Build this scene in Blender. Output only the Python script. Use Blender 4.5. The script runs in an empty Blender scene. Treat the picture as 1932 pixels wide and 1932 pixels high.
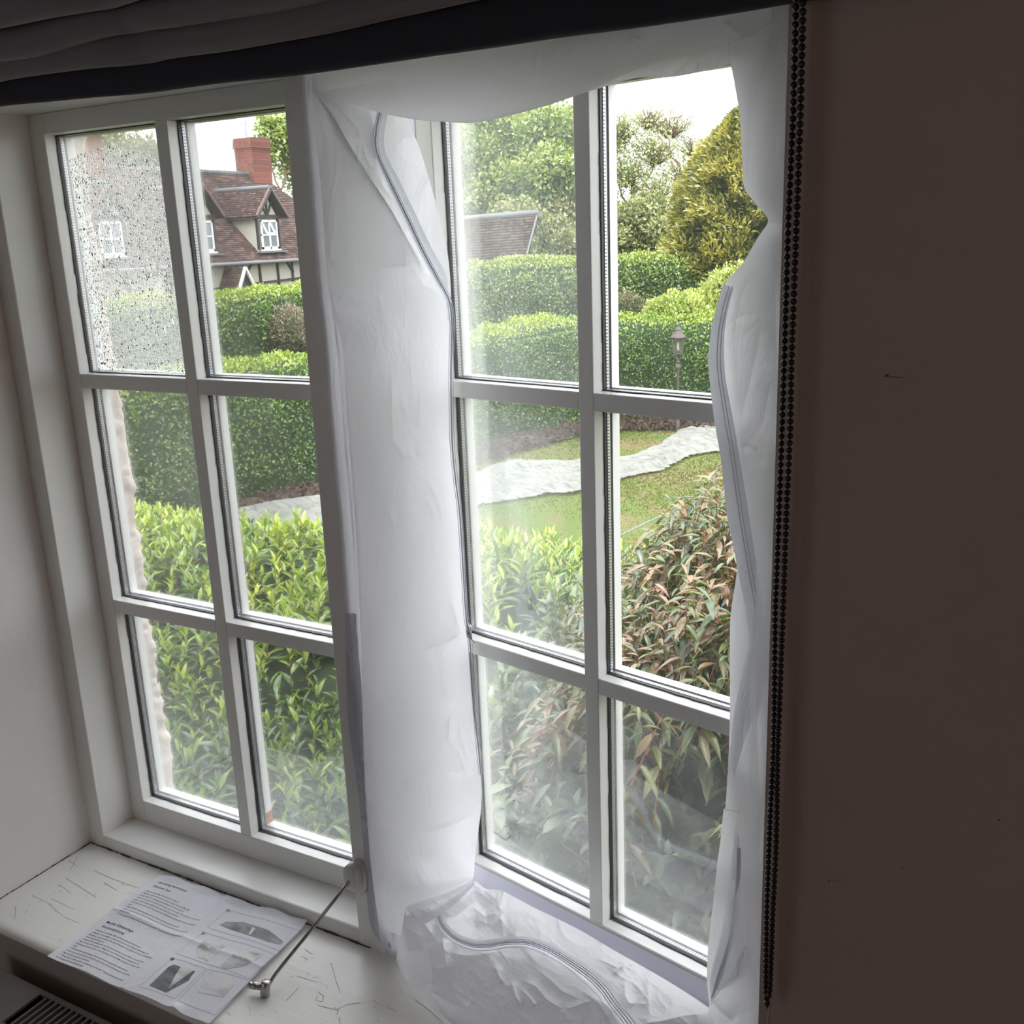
import bpy, bmesh, math, random
import numpy as np
from mathutils import Matrix, Vector, noise as mnoise

random.seed(7); np.random.seed(7)
S = bpy.context.scene
COL = S.collection

# ------------------------------------------------------------------ camera
F = 1921.75
R = np.array([[0.87263543, 0.48689529, -0.0379523],
              [0.09537494, -0.24611843, -0.96453582],
              [-0.47896871, 0.83806843, -0.26120927]])
CAM = np.array([1.28614081, -0.99082859, -0.15950475])
cd = bpy.data.cameras.new('camera'); cam = bpy.data.objects.new('camera', cd); COL.objects.link(cam)
M = np.eye(4); M[:3, 0] = R[0]; M[:3, 1] = -R[1]; M[:3, 2] = -R[2]; M[:3, 3] = CAM
cam.matrix_world = Matrix(M.tolist())
cd.sensor_width = 36; cd.lens = F / 1932 * 36; cd.clip_start = 0.02; cd.clip_end = 500
S.camera = cam

# ------------------------------------------------------------------ sky, sun, exposure
w = bpy.data.worlds.new('overcast_sky'); S.world = w; w.use_nodes = True
nt = w.node_tree; nt.nodes.clear()
wo = nt.nodes.new('ShaderNodeOutputWorld'); bg = nt.nodes.new('ShaderNodeBackground')
tc = nt.nodes.new('ShaderNodeTexCoord'); no = nt.nodes.new('ShaderNodeTexNoise'); cr = nt.nodes.new('ShaderNodeValToRGB')
no.inputs['Scale'].default_value = 1.6; no.inputs['Detail'].default_value = 5
cr.color_ramp.elements[0].position = .3; cr.color_ramp.elements[0].color = (.86, .91, 1, 1)
cr.color_ramp.elements[1].position = .62; cr.color_ramp.elements[1].color = (1, 1, 1, 1)
nt.links.new(tc.outputs['Generated'], no.inputs['Vector']); nt.links.new(no.outputs['Fac'], cr.inputs['Fac'])
nt.links.new(cr.outputs['Color'], bg.inputs['Color']); bg.inputs['Strength'].default_value = 1.15
nt.links.new(bg.outputs['Background'], wo.inputs['Surface'])
sd = bpy.data.lights.new('sun', 'SUN'); sd.energy = 1.2; sd.angle = math.radians(50); sd.color = (1, .97, .9)
so_ = bpy.data.objects.new('sun', sd); COL.objects.link(so_); so_.rotation_euler = (math.radians(28), math.radians(22), 0)
# unseen fill light added across the room, and a warm lamp beside the right-hand wall
ad = bpy.data.lights.new('room_fill_light', 'AREA'); ad.shape = 'RECTANGLE'; ad.size = 1.6; ad.size_y = 1.3; ad.energy = 1.8; ad.color = (.93, .96, 1)
ao = bpy.data.objects.new('room_fill_light', ad); COL.objects.link(ao); ao.location = (-.9, -3.8, .0-.35); ao.rotation_euler = (math.radians(90), 0, math.radians(0))
ld = bpy.data.lights.new('warm_room_lamp', 'POINT'); ld.energy = 1.2; ld.color = (1, .42, .18); ld.shadow_soft_size = .12
lo = bpy.data.objects.new('warm_room_lamp', ld); COL.objects.link(lo); lo.location = (2.6, -.75, -.5)
S.view_settings.view_transform = 'Standard'; S.view_settings.look = 'None'; S.view_settings.gamma = 1
S.view_settings.use_curve_mapping = False
S.view_settings.exposure = 2.1
try:
    S.cycles.use_denoising = True; S.cycles.max_bounces = 10; S.cycles.transparent_max_bounces = 24
    S.cycles.diffuse_bounces = 6; S.cycles.caustics_refractive = False; S.cycles.caustics_reflective = False
    S.cycles.sample_clamp_indirect = 6
except Exception: pass

# ------------------------------------------------------------------ pixel measurements -> points in the place
def ray(u, v): return R.T @ np.array([(u - 966) / F, (v - 966) / F, 1.0])
def hit(u, v, ax, val):
    d = ray(u, v); return CAM + (val - CAM[ax]) / d[ax] * d
def V(p): return Vector((float(p[0]), float(p[1]), float(p[2])))

# ------------------------------------------------------------------ object helpers
def tag(o, label=None, cat=None, group=None, kind=None):
    if label: o['label'] = label
    if cat: o['category'] = cat
    if group: o['group'] = group
    if kind: o['kind'] = kind
    return o
def link(name, me, mat=None, parent=None, smooth=False):
    if mat and not me.materials:
        for m_ in (mat if isinstance(mat, (list, tuple)) else [mat]): me.materials.append(m_)
    if smooth: me.shade_smooth()
    o = bpy.data.objects.new(name, me); COL.objects.link(o)
    if parent: o.parent = parent
    return o
def empty(name, loc=(0, 0, 0), rz=0, parent=None):
    o = bpy.data.objects.new(name, None); COL.objects.link(o); o.location = loc; o.rotation_euler = (0, 0, rz)
    o.empty_display_size = .1
    if parent: o.parent = parent
    return o
class MB:
    def __init__(s): s.v = []; s.f = []; s.m = []
    def add(s, vs, fs, mi=0):
        b = len(s.v); s.v += [tuple(map(float, p)) for p in vs]; s.f += [tuple(i + b for i in f) for f in fs]; s.m += [mi] * len(fs); return s
    def box(s, x0, x1, y0, y1, z0, z1, mi=0):
        vs = [(x, y, z) for z in (z0, z1) for y in (y0, y1) for x in (x0, x1)]
        return s.add(vs, [(0, 2, 3, 1), (4, 5, 7, 6), (0, 1, 5, 4), (2, 6, 7, 3), (0, 4, 6, 2), (1, 3, 7, 5)], mi)
    def beam(s, a, b, w_, h_, up=(0, 0, 1), mi=0):
        a = Vector(a); b = Vector(b); d = (b - a).normalized(); up = Vector(up); sx = d.cross(up)
        if sx.length < 1e-5: sx = d.cross(Vector((1, 0, 0)))
        sx.normalize(); sy = sx.cross(d).normalized(); vs = []
        for p in (a, b):
            for i, j in ((-1, -1), (1, -1), (1, 1), (-1, 1)): vs.append(p + sx * i * w_ / 2 + sy * j * h_ / 2)
        return s.add(vs, [(0, 1, 2, 3), (7, 6, 5, 4), (0, 4, 5, 1), (1, 5, 6, 2), (2, 6, 7, 3), (3, 7, 4, 0)], mi)
    def tube(s, pts, r, n=8, mi=0, cap=True):
        pts = [Vector(p) for p in pts]; rs = r if isinstance(r, (list, tuple)) else [r] * len(pts); vs = []; fs = []
        t0 = (pts[1] - pts[0]).normalized(); a = t0.orthogonal().normalized()
        for i, p in enumerate(pts):
            t = (pts[min(i + 1, len(pts) - 1)] - pts[max(i - 1, 0)]).normalized()
            a = (a - t * a.dot(t)).normalized(); b = t.cross(a)
            for k in range(n):
                an = 2 * math.pi * k / n; vs.append(p + (a * math.cos(an) + b * math.sin(an)) * rs[i])
        for i in range(len(pts) - 1):
            for k in range(n):
                k2 = (k + 1) % n; fs.append((i * n + k, i * n + k2, (i + 1) * n + k2, (i + 1) * n + k))
        if cap: fs += [tuple(range(n - 1, -1, -1)), tuple((len(pts) - 1) * n + k for k in range(n))]
        return s.add(vs, fs, mi)
    def lathe(s, prof, n=12, c=(0, 0, 0), mi=0, sides=None):
        vs = []; fs = []; n = sides or n
        for r_, z in prof:
            for k in range(n):
                an = 2 * math.pi * (k + .5) / n; vs.append((c[0] + r_ * math.cos(an), c[1] + r_ * math.sin(an), c[2] + z))
        for i in range(len(prof) - 1):
            for k in range(n):
                k2 = (k + 1) % n; fs.append((i * n + k, i * n + k2, (i + 1) * n + k2, (i + 1) * n + k))
        return s.add(vs, fs, mi)
    def mesh(s, name='m'):
        me = bpy.data.meshes.new(name); me.from_pydata(s.v, [], s.f)
        if any(s.m): me.polygons.foreach_set('material_index', s.m)
        me.update(); return me
    def build(s, name, mat, parent=None, smooth=False, bevel=0):
        o = link(name, s.mesh(name), mat, parent, smooth)
        if bevel:
            b = o.modifiers.new('bevel', 'BEVEL'); b.width = bevel; b.segments = 2; b.limit_method = 'ANGLE'
        return o
def npmesh(name, v, f):
    me = bpy.data.meshes.new(name); v = np.asarray(v, float); f = np.asarray(f, np.int32); n = f.shape[1]
    me.vertices.add(len(v)); me.vertices.foreach_set('co', v.ravel())
    me.loops.add(f.size); me.loops.foreach_set('vertex_index', f.ravel())
    me.polygons.add(len(f)); me.polygons.foreach_set('loop_start', np.arange(0, f.size, n, dtype=np.int32))
    try: me.polygons.foreach_set('loop_total', np.full(len(f), n, np.int32))
    except Exception: pass
    me.update(calc_edges=True); return me
def gridfaces(nr, nc):
    i = np.arange(nr - 1)[:, None] * nc + np.arange(nc - 1)[None, :]; i = i.ravel()
    return np.stack([i, i + 1, i + nc + 1, i + nc], 1)
def vnoise(x, y, seed=0):
    rs = np.random.RandomState(seed); G = rs.rand(64, 64)
    x = np.asarray(x, float); y = np.asarray(y, float)
    xi = np.floor(x).astype(int); yi = np.floor(y).astype(int); fx = x - xi; fy = y - yi
    fx = fx * fx * fx * (fx * (fx * 6 - 15) + 10); fy = fy * fy * fy * (fy * (fy * 6 - 15) + 10)
    g = lambda a, b: G[a % 64, b % 64]
    return (g(xi, yi) * (1 - fx) + g(xi + 1, yi) * fx) * (1 - fy) + (g(xi, yi + 1) * (1 - fx) + g(xi + 1, yi + 1) * fx) * fy

# ------------------------------------------------------------------ materials
def lin(c): return tuple(((x / 255) / 12.92 if x <= 10 else ((x / 255 + .055) / 1.055) ** 2.4) for x in c) + (1,)
class Mat:
    def __init__(s, name):
        s.m = bpy.data.materials.new(name); s.m.use_nodes = True; s.t = s.m.node_tree; s.t.nodes.clear()
        s.o = s.n('ShaderNodeOutputMaterial')
    def n(s, t, **k):
        x = s.t.nodes.new(t)
        for a, b in k.items(): setattr(x, a, b)
        return x
    def l(s, a, b): s.t.links.new(a, b)
    def val(s, sock, v):
        if hasattr(v, 'links') or hasattr(v, 'is_linked'): s.l(v, sock)
        else: sock.default_value = v
    def noise(s, scale, detail=4, rough=.5, vec=None, stretch=None, coord='Object', dist=0):
        tc = s.n('ShaderNodeTexCoord'); n = s.n('ShaderNodeTexNoise')
        src = vec or tc.outputs[coord]
        if stretch:
            mp = s.n('ShaderNodeMapping'); mp.inputs['Scale'].default_value = stretch; s.l(src, mp.inputs['Vector']); src = mp.outputs[0]
        s.l(src, n.inputs['Vector']); n.inputs['Scale'].default_value = scale; n.inputs['Detail'].default_value = detail
        n.inputs['Roughness'].default_value = rough; n.inputs['Distortion'].default_value = dist
        return n.outputs['Fac']
    def ramp(s, fac, stops):
        r = s.n('ShaderNodeValToRGB'); e = r.color_ramp.elements
        while len(e) < len(stops): e.new(.5)
        for i, (p, c) in enumerate(stops): e[i].position = p; e[i].color = c if len(c) == 4 else tuple(c) + (1,)
        s.l(fac, r.inputs['Fac']); return r.outputs['Color']
    def mix(s, f, a, b, t='MIX'):
        x = s.n('ShaderNodeMix', data_type='RGBA', blend_type=t); s.val(x.inputs['Factor'], f); s.val(x.inputs['A'], a); s.val(x.inputs['B'], b)
        return x.outputs['Result']
    def math(s, op, a, b=0.0, clamp=False):
        x = s.n('ShaderNodeMath', operation=op, use_clamp=clamp); s.val(x.inputs[0], a); s.val(x.inputs[1], b); return x.outputs[0]
    def bump(s, h, strength=.3, dist=.002):
        b = s.n('ShaderNodeBump'); b.inputs['Strength'].default_value = strength; b.inputs['Distance'].default_value = dist
        s.l(h, b.inputs['Height']); return b.outputs['Normal']
    def prin(s, col, rough=.6, normal=None, metal=0, spec=.5):
        p = s.n('ShaderNodeBsdfPrincipled'); s.val(p.inputs['Base Color'], col); s.val(p.inputs['Roughness'], rough); s.val(p.inputs['Metallic'], metal)
        p.inputs['Specular IOR Level'].default_value = spec
        if normal is not None: s.l(normal, p.inputs['Normal'])
        return p.outputs[0]
    def mixs(s, f, a, b):
        x = s.n('ShaderNodeMixShader'); s.val(x.inputs[0], f); s.l(a, x.inputs[1]); s.l(b, x.inputs[2]); return x.outputs[0]
    def out(s, sh): s.l(sh, s.o.inputs['Surface']); return s.m

def paint(name, col, rough=.35, stretch=(1, 1, 1), dirt=(.32, .3, .27), dirtamt=.0, bump=.25):
    m = Mat(name); g = m.noise(60, 5, .6, stretch=stretch); big = m.noise(6, 3)
    c = m.mix(m.math('MULTIPLY', big, .25), col + (1,), tuple(x * .86 for x in col) + (1,))
    d = m.noise(45, 8, .75, dist=1.2); f = m.ramp(d, [(.0, (0, 0, 0)), (.70, (0, 0, 0)), (.74, (1, 1, 1))])
    c = m.mix(m.math('MULTIPLY', f, dirtamt), c, dirt + (1,))
    return m.out(m.prin(c, rough, m.bump(g, bump, .0015)))
M_WV = paint('white_gloss_paint_vertical', (.80, .805, .785), .30, (1, 1, .06), dirtamt=.35)
M_WH = paint('white_gloss_paint_horizontal', (.80, .805, .785), .27, (.06, 1, 1), dirtamt=.35)
M_SILL = paint('white_sill_paint', (.88, .885, .85), .27, (.15, 1, 1), dirtamt=.5, bump=.35)
M_REV = paint('white_plaster_paint', (.82, .82, .81), .5, (1, 1, 1), dirtamt=.1, bump=.4)
def taupe():
    m = Mat('taupe_wall_paint'); g = m.noise(320, 3); b = m.noise(3, 3)
    c = m.mix(b, (.37, .325, .30, 1), (.45, .395, .365, 1)); d = m.noise(9, 8, .7, dist=2)
    f = m.ramp(d, [(0, (0, 0, 0)), (.71, (0, 0, 0)), (.735, (1, 1, 1))]); c = m.mix(m.math('MULTIPLY', f, .5), c, (.05, .04, .035, 1))
    return m.out(m.prin(c, .75, m.bump(g, .25, .001)))
M_WALL = taupe()
def simple(name, col, rough=.5, metal=0, var=.0, scale=30, bump=0, spec=.5):
    m = Mat(name); c = col + (1,)
    n = m.noise(scale, 5)
    if var: c = m.mix(n, tuple(x * (1 - var) for x in col) + (1,), tuple(min(1, x * (1 + var)) for x in col) + (1,))
    return m.out(m.prin(c, rough, m.bump(n, bump, .002) if bump else None, metal, spec))
M_BLACK = simple('black_gasket_rubber', (.012, .01, .018), .5)
M_CEIL = simple('room_ceiling_paint', (.7, .69, .67), .8)
M_FLOOR = simple('room_floor_carpet', (.25, .21, .17), .9, var=.2, scale=200)
M_METAL = simple('satin_steel', (.42, .41, .40), .32, 1, var=.1)
M_WPL = simple('white_handle_enamel', (.62, .62, .61), .3)
M_BEAD = simple('black_chain_beads', (.012, .012, .014), .22)
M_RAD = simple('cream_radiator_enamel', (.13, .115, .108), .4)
M_DARK = simple('dark_void', (.01, .01, .012), .8)
def spacer():
    m = Mat('perforated_silver_spacer'); tc = m.n('ShaderNodeTexCoord'); sp = m.n('ShaderNodeSeparateXYZ'); m.l(tc.outputs['Object'], sp.inputs[0])
    a = m.math('ADD', sp.outputs['X'], sp.outputs['Z']); k = m.math('FRACT', m.math('MULTIPLY', a, 260.0)); f = m.math('GREATER_THAN', k, .58)
    y = m.math('LESS_THAN', m.math('ABSOLUTE', m.math('SUBTRACT', sp.outputs['Y'], .0265)), .0022)
    c = m.mix(m.math('MULTIPLY', f, y), (.62, .62, .63, 1), (.16, .16, .17, 1)); return m.out(m.prin(c, .35, None, .6))
M_SPACER = spacer()
def glass(name, haze=0.0, scale=4, seed=0, lo=.35, hi=.7, col=(.88, .93, .95), low=None):
    m = Mat(name); tr = m.n('ShaderNodeBsdfTransparent'); tr.inputs[0].default_value = (.985, .99, .985, 1)
    gl = m.n('ShaderNodeBsdfGlossy'); gl.inputs['Roughness'].default_value = .02; gl.inputs[0].default_value = (1, 1, 1, 1)
    fr = m.n('ShaderNodeFresnel'); fr.inputs[0].default_value = 1.45
    sh = m.mixs(m.math('MULTIPLY', fr.outputs[0], .5), tr.outputs[0], gl.outputs[0])
    if haze:
        tl = m.n('ShaderNodeBsdfTranslucent'); tl.inputs[0].default_value = col + (1,)
        tc = m.n('ShaderNodeTexCoord'); mp = m.n('ShaderNodeMapping'); mp.inputs['Location'].default_value = (seed * 3.7, 0, seed * 1.3)
        m.l(tc.outputs['Object'], mp.inputs[0])
        n = m.noise(scale, 5, .6, vec=mp.outputs[0]); sp = m.noise(260, 2, .5, vec=mp.outputs[0])
        f = m.ramp(n, [(lo, (.25, .25, .25)), (hi, (1, 1, 1))]); f = m.math('MULTIPLY', f, haze)
        sk = m.ramp(sp, [(.0, (0, 0, 0)), (.68, (0, 0, 0)), (.75, (1, 1, 1))]); f = m.math('ADD', f, m.math('MULTIPLY', sk, .22 * min(1, haze * 4)), True)
        if low:   # haze gathers towards the foot of the pane (old condensation)
            spz = m.n('ShaderNodeSeparateXYZ'); m.l(tc.outputs['Object'], spz.inputs[0])
            g = m.n('ShaderNodeMapRange'); m.l(spz.outputs['Z'], g.inputs[0]); g.inputs[1].default_value = low[0]; g.inputs[2].default_value = low[1]
            g.inputs[3].default_value = 1; g.inputs[4].default_value = .15; f = m.math('MULTIPLY', f, g.outputs[0])
        sh = m.mixs(f, sh, tl.outputs[0])
    return m.out(sh)
def fabric(name, col=(.86, .86, .90), trans=.45, weave=True, clear=.0, crinkle=.28):
    m = Mat(name); d = m.n('ShaderNodeBsdfDiffuse'); t = m.n('ShaderNodeBsdfTranslucent'); g = m.n('ShaderNodeBsdfGlossy'); g.inputs['Roughness'].default_value = .42
    n1 = m.noise(13, 6, .62, stretch=(1.4, 1.4, .8), dist=1.5); n2 = m.noise(900, 1)
    rid = m.math('ABSOLUTE', m.math('SUBTRACT', n1, .5)); h = m.math('ADD', rid, m.math('MULTIPLY', n2, .012))
    bp = m.bump(h, crinkle, .012)
    for x in (d, t, g): m.l(bp, x.inputs['Normal'])
    d.inputs[0].default_value = col + (1,); t.inputs[0].default_value = col + (1,); g.inputs[0].default_value = (.9, .9, .95, 1)
    s = m.mixs(trans, d.outputs[0], t.outputs[0]); s = m.mixs(.05, s, g.outputs[0])
    if clear:
        c = m.n('ShaderNodeBsdfTransparent'); s = m.mixs(clear, s, c.outputs[0])
    return m.out(s)
M_FAB = fabric('white_polyester_fabric', (.92, .92, .95), .50)
M_FAB2 = fabric('white_polyester_single_layer', (.88, .88, .93), .60, clear=.12)
M_TAPE = fabric('zip_tape_fabric', (.88, .90, .95), .5, crinkle=.15)
M_VEL = fabric('lavender_white_hook_tape', (.60, .60, .66), .30, crinkle=.1)
M_ZIP = fabric('pale_blue_zip_coil', (.84, .89, .98), .15, crinkle=.02); M_ZEDGE = fabric('zip_edge_cord', (.92, .93, .98), .2, crinkle=.02); M_VSASH = simple('lavender_hook_tape_on_sash', (.80, .80, .95), .6)

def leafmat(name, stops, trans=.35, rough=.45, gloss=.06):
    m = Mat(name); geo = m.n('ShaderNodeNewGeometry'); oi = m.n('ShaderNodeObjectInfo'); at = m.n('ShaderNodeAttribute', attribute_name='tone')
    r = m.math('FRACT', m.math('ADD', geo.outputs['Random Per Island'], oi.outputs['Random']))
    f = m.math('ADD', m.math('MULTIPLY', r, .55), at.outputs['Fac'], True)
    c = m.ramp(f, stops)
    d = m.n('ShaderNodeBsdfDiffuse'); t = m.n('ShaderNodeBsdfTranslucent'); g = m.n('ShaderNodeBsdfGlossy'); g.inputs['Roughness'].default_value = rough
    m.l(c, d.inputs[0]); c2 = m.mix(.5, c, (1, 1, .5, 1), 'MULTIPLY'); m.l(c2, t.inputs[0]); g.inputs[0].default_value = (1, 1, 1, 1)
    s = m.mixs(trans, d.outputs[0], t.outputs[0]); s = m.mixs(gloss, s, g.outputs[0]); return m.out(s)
M_HEDGE = leafmat('hedge_leaves', [(0, (0.032, 0.075, 0.011)), (.35, (0.078, 0.158, 0.019)), (.7, (0.180, 0.286, 0.030)), (1, (0.416, 0.451, 0.060))], gloss=.05)
M_HEDGE2 = leafmat('far_hedge_leaves', [(0, (0.051, 0.091, 0.017)), (.35, (0.103, 0.176, 0.028)), (.7, (0.212, 0.296, 0.044)), (1, (0.380, 0.408, 0.078))])
M_TREE = leafmat('tree_leaves_fresh', [(0, (0.070, 0.124, 0.023)), (.5, (0.175, 0.263, 0.046)), (1, (0.367, 0.422, 0.103))])
M_TREE2 = leafmat('tree_leaves_dull', [(0, (0.079, 0.103, 0.033)), (.5, (0.175, 0.208, 0.067)), (1, (0.301, 0.305, 0.122))])
M_TREE3 = leafmat('tree_leaves_budding', [(0, (0.179, 0.218, 0.075)), (.5, (0.284, 0.343, 0.135)), (1, (0.389, 0.437, 0.224))])
M_GOLD = leafmat('golden_conifer_sprays', [(0, (.05, .07, .015)), (.4, (.18, .19, .035)), (1, (.42, .38, .075))])
M_PINKSH = leafmat('pinkish_shrub_leaves', [(0, (0.072, 0.090, 0.030)), (.5, (0.168, 0.162, 0.084)), (1, (0.276, 0.216, 0.180))])
M_SHOOT = leafmat('yellow_green_shoot_leaves', [(0, (0.030, 0.078, 0.014)), (.32, (0.086, 0.187, 0.018)), (.6, (0.257, 0.390, 0.022)), (1, (0.567, 0.593, 0.044))], gloss=.08, rough=.35)
M_BROAD = leafmat('mid_green_broad_leaves', [(0, (0.031, 0.065, 0.018)), (.4, (0.082, 0.136, 0.034)), (.75, (0.180, 0.235, 0.048)), (1, (0.468, 0.442, 0.073))], gloss=.10, rough=.35)
M_BRONZE = leafmat('bronze_pink_leaves', [(0, (0.038, 0.083, 0.026)), (.30, (0.098, 0.165, 0.038)), (.5, (0.225, 0.247, 0.068)), (.68, (0.315, 0.180, 0.075)), (1, (0.465, 0.247, 0.188))], gloss=.10, rough=.35)
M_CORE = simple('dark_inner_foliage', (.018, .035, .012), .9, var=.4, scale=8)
M_TWIG = simple('brown_twigs', (.16, .11, .07), .8, var=.3)
M_REDSTEM = simple('reddish_stems', (.32, .13, .09), .7, var=.3)
# ================================================================== THE ROOM AND THE WINDOW OPENING
XL, XR = -.064, 1.0955          # plastered reveals
ZS, ZH = -1.092, .045           # sill board top, reveal head
YW, YO = -.27, .09              # wall faces: inside, outside
FLZ, CLZ = -1.9, .62
m = MB(); m.box(-1.7, XL - .004, YW, YO, FLZ, CLZ); m.box(XR, 3.2, YW, YO, FLZ, CLZ)
m.box(XL - .004, XR, YW, YO, FLZ, ZS - .0075); m.box(XL - .004, XR, YW, YO, ZH + .005, CLZ)
tag(m.build('wall_front', M_WALL), kind='structure')
m = MB(); m.box(-1.8, -1.7, -4, YO, FLZ, CLZ); tag(m.build('wall_left', M_REV), kind='structure')
m = MB(); m.box(3.2, 3.3, -4, YO, FLZ, CLZ); tag(m.build('wall_right', M_WALL), kind='structure')
m = MB(); m.box(-1.8, 3.3, -4.1, -4, FLZ, CLZ); tag(m.build('wall_back', M_REV), kind='structure')
m = MB(); m.box(-1.8, 3.3, -4.1, YO, FLZ - .1, FLZ); tag(m.build('floor', M_FLOOR), kind='structure')
m = MB(); m.box(-1.8, 3.3, -4.1, YO, CLZ, CLZ + .1); tag(m.build('ceiling', M_CEIL), kind='structure')

def plaster(name, x, zt, zb, y0, y1, face, amp=.0016):
    """an uneven plastered reveal with a rounded front arris"""
    nz, ny = 90, 26; v = []
    for i in range(nz):
        z = zb + (zt - zb) * i / (nz - 1)
        for j in range(ny):
            t = j / (ny - 1); y = y0 + (y1 - y0) * t
            b = mnoise.noise(Vector((y * 9, z * 7, 3))) * amp * 1.6 + mnoise.noise(Vector((y * 40, z * 30, 9))) * amp * .35
            r = max(0, .02 - (y - y0)) ** 2 * 22
            v.append((x + face * (b - r), y, z))
    fs = gridfaces(nz, ny); fs = fs if face > 0 else fs[:, ::-1]
    return link(name, npmesh(name, v, fs), M_REV, None, True)
tag(plaster('reveal_left', XL, ZH, ZS - .02, YW - .001, .0, 1), kind='structure')
tag(plaster('reveal_right', XR, ZH, ZS - .02, YW - .001, .0, -1), kind='structure')
m = MB(); m.box(XL - .01, XR + .01, YW - .001, .03, ZH, ZH + .006)
tag(m.build('trim_head_reveal', M_REV), kind='structure')
# window board (sill) with a rounded nose
sill = MB(); prof = [(YW - .0002, -1.1000), (YW - .0003, -1.0985), (YW + .0008, -1.0962), (YW + .0035, -1.0940), (YW + .008, ZS - .0006), (YW + .014, ZS), (-.04, ZS), (-.04, -1.112), (YW + .002, -1.104)]
nx = 60; vs = []
for i in range(nx):
    x = XL + .001 + (XR - XL - .002) * i / (nx - 1)
    dz = -.004 * (x - .1)
    for y, z in prof:
        vs.append((x, y, z + dz * (1 if z > -1.105 else 0) + mnoise.noise(Vector((x * 6, y * 9, 1))) * .0006))
n = len(prof); fs = [(i * n + k, i * n + (k + 1) % n, (i + 1) * n + (k + 1) % n, (i + 1) * n + k) for i in range(nx - 1) for k in range(n)]
sill.add(vs, fs + [tuple(range(n)), tuple((nx - 1) * n + k for k in range(n - 1, -1, -1))])
sill_o = tag(sill.build('trim_1', M_SILL, None, True), 'white painted window board with a rounded nose and scratches', kind='structure')
sm = sill_o.modifiers.new('b', 'EDGE_SPLIT'); sm.split_angle = math.radians(40)
def zsill(x, y): return ZS - .004 * (x - .1) + mnoise.noise(Vector((x * 6, y * 9, 1))) * .0006
# scratches and knife marks in the sill paint (px polylines)
SCR = [[(124, 1657), (181, 1693)], [(112, 1670), (134, 1686)], [(133, 1642), (146, 1616)], [(129, 1624), (149, 1637)], [(178, 1643), (208, 1657), (262, 1676)],
       [(97, 1696), (140, 1716)], [(73, 1702), (80, 1701)], [(26, 1715), (30, 1712), (28, 1735)], [(196, 1666), (221, 1680)], [(92, 1706), (118, 1728)], [(625, 1816), (634, 1850), (642, 1872)],
       [(636, 1912), (637, 1902), (655, 1893), (680, 1890)], [(732, 1898), (748, 1906)], [(568, 1803), (582, 1809)], [(575, 1790), (590, 1800)], [(540, 1886), (565, 1860)], [(640, 1917), (642, 1932)],
       [(600, 1870), (611, 1878), (607, 1888), (596, 1886), (599, 1876)], [(783, 1884), (810, 1903), (840, 1931)], [(60, 1690), (100, 1708)], [(120, 1730), (150, 1742)], [(560, 1840), (600, 1852)], [(600, 1895), (640, 1905)]]
m = MB()
for pl in SCR:
    pts = [hit(u, v, 2, ZS - .0) for u, v in pl]; pts = [Vector((p[0], p[1], zsill(p[0], p[1]) + .0002)) for p in pts]
    for a, b in zip(pts[:-1], pts[1:]):
        d = (b - a); s_ = Vector((-d.y, d.x, 0)).normalized() * .00035
        m.add([a - s_, b - s_ * .6, b + s_ * .6, a + s_], [(0, 1, 2, 3)])
rs = random.Random(5)
for k in range(90):
    x = rs.uniform(-.02, .6); y = rs.uniform(-.25, -.09); a = rs.gauss(-.3, .5); L = rs.uniform(.002, .012)
    p = Vector((x, y, zsill(x, y) + .0002)); d = Vector((math.cos(a), math.sin(a), 0)) * L; s_ = Vector((-d.y, d.x, 0)).normalized() * rs.uniform(.00012, .0003)
    m.add([p - s_, p + d - s_ * .4, p + d + s_ * .4, p + s_], [(0, 1, 2, 3)])
M_SCR = simple('scratch_mark', (.20, .19, .17), .8)
o = m.build('scratches', M_SCR, sill_o); o['kind'] = 'stuff'; o['label'] = 'thin dark scratches in the paint'
# cracked filler line where the board meets the frame
M_CRACK = simple('dark_crack', (.06, .05, .05), .9)
m = MB(); rs = random.Random(3); x = XL + .004
while x < .50:
    L = rs.uniform(.004, .016); t = rs.uniform(.0006, .0022)
    y0 = -.0618; z = zsill(x, y0)
    m.add([(x, y0, z + t), (x + L, y0, z + rs.uniform(.0006, .002)), (x + L, y0 - rs.uniform(.0006, .0022), z + .0003), (x, y0 - t, z + .0003)], [(0, 1, 2, 3)]); x += L
y = -.26
while y < -.065:
    L = rs.uniform(.004, .012); xx = XL + .0008
    m.add([(xx, y, zsill(xx, y) + rs.uniform(.0004, .0016)), (xx, y + L, zsill(xx, y) + rs.uniform(.0004, .002)), (xx + rs.uniform(.0005, .002), y + L, zsill(xx, y) + .0003), (xx + .001, y, zsill(xx, y) + .0003)], [(0, 1, 2, 3)]); y += L
tag(m.build('paint_crack', M_CRACK, sill_o), kind='stuff')

# ------------------------------------------------------------------ outer window frame
wf = tag(empty('window_1', (.5, 0, ZS)), 'white painted outer frame of the two-light casement window', kind='structure')
def fpart(name, *b, mat=M_WV, bev=.0018):
    m = MB(); m.box(*b); o = m.build(name, mat, wf, bevel=bev); o.matrix_parent_inverse = Matrix.Translation((-.5, 0, -ZS)); return o
ZL = -1.0705
fpart('jamb', -.067, -.0305, -.061, .05, ZL - .03, .03)
fpart('jamb', 1.046, 1.10, -.061, .05, ZL - .03, .03)
fpart('mullion', .486, .5275, -.0615, .05, ZL - .03, .03)
fpart('head', -.07, 1.10, -.10, .05, .0275, .06, mat=M_WH)
fpart('sill_rail', -.067, 1.10, -.0605, .05, -1.12, ZL, mat=M_WH, bev=.003)

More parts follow.
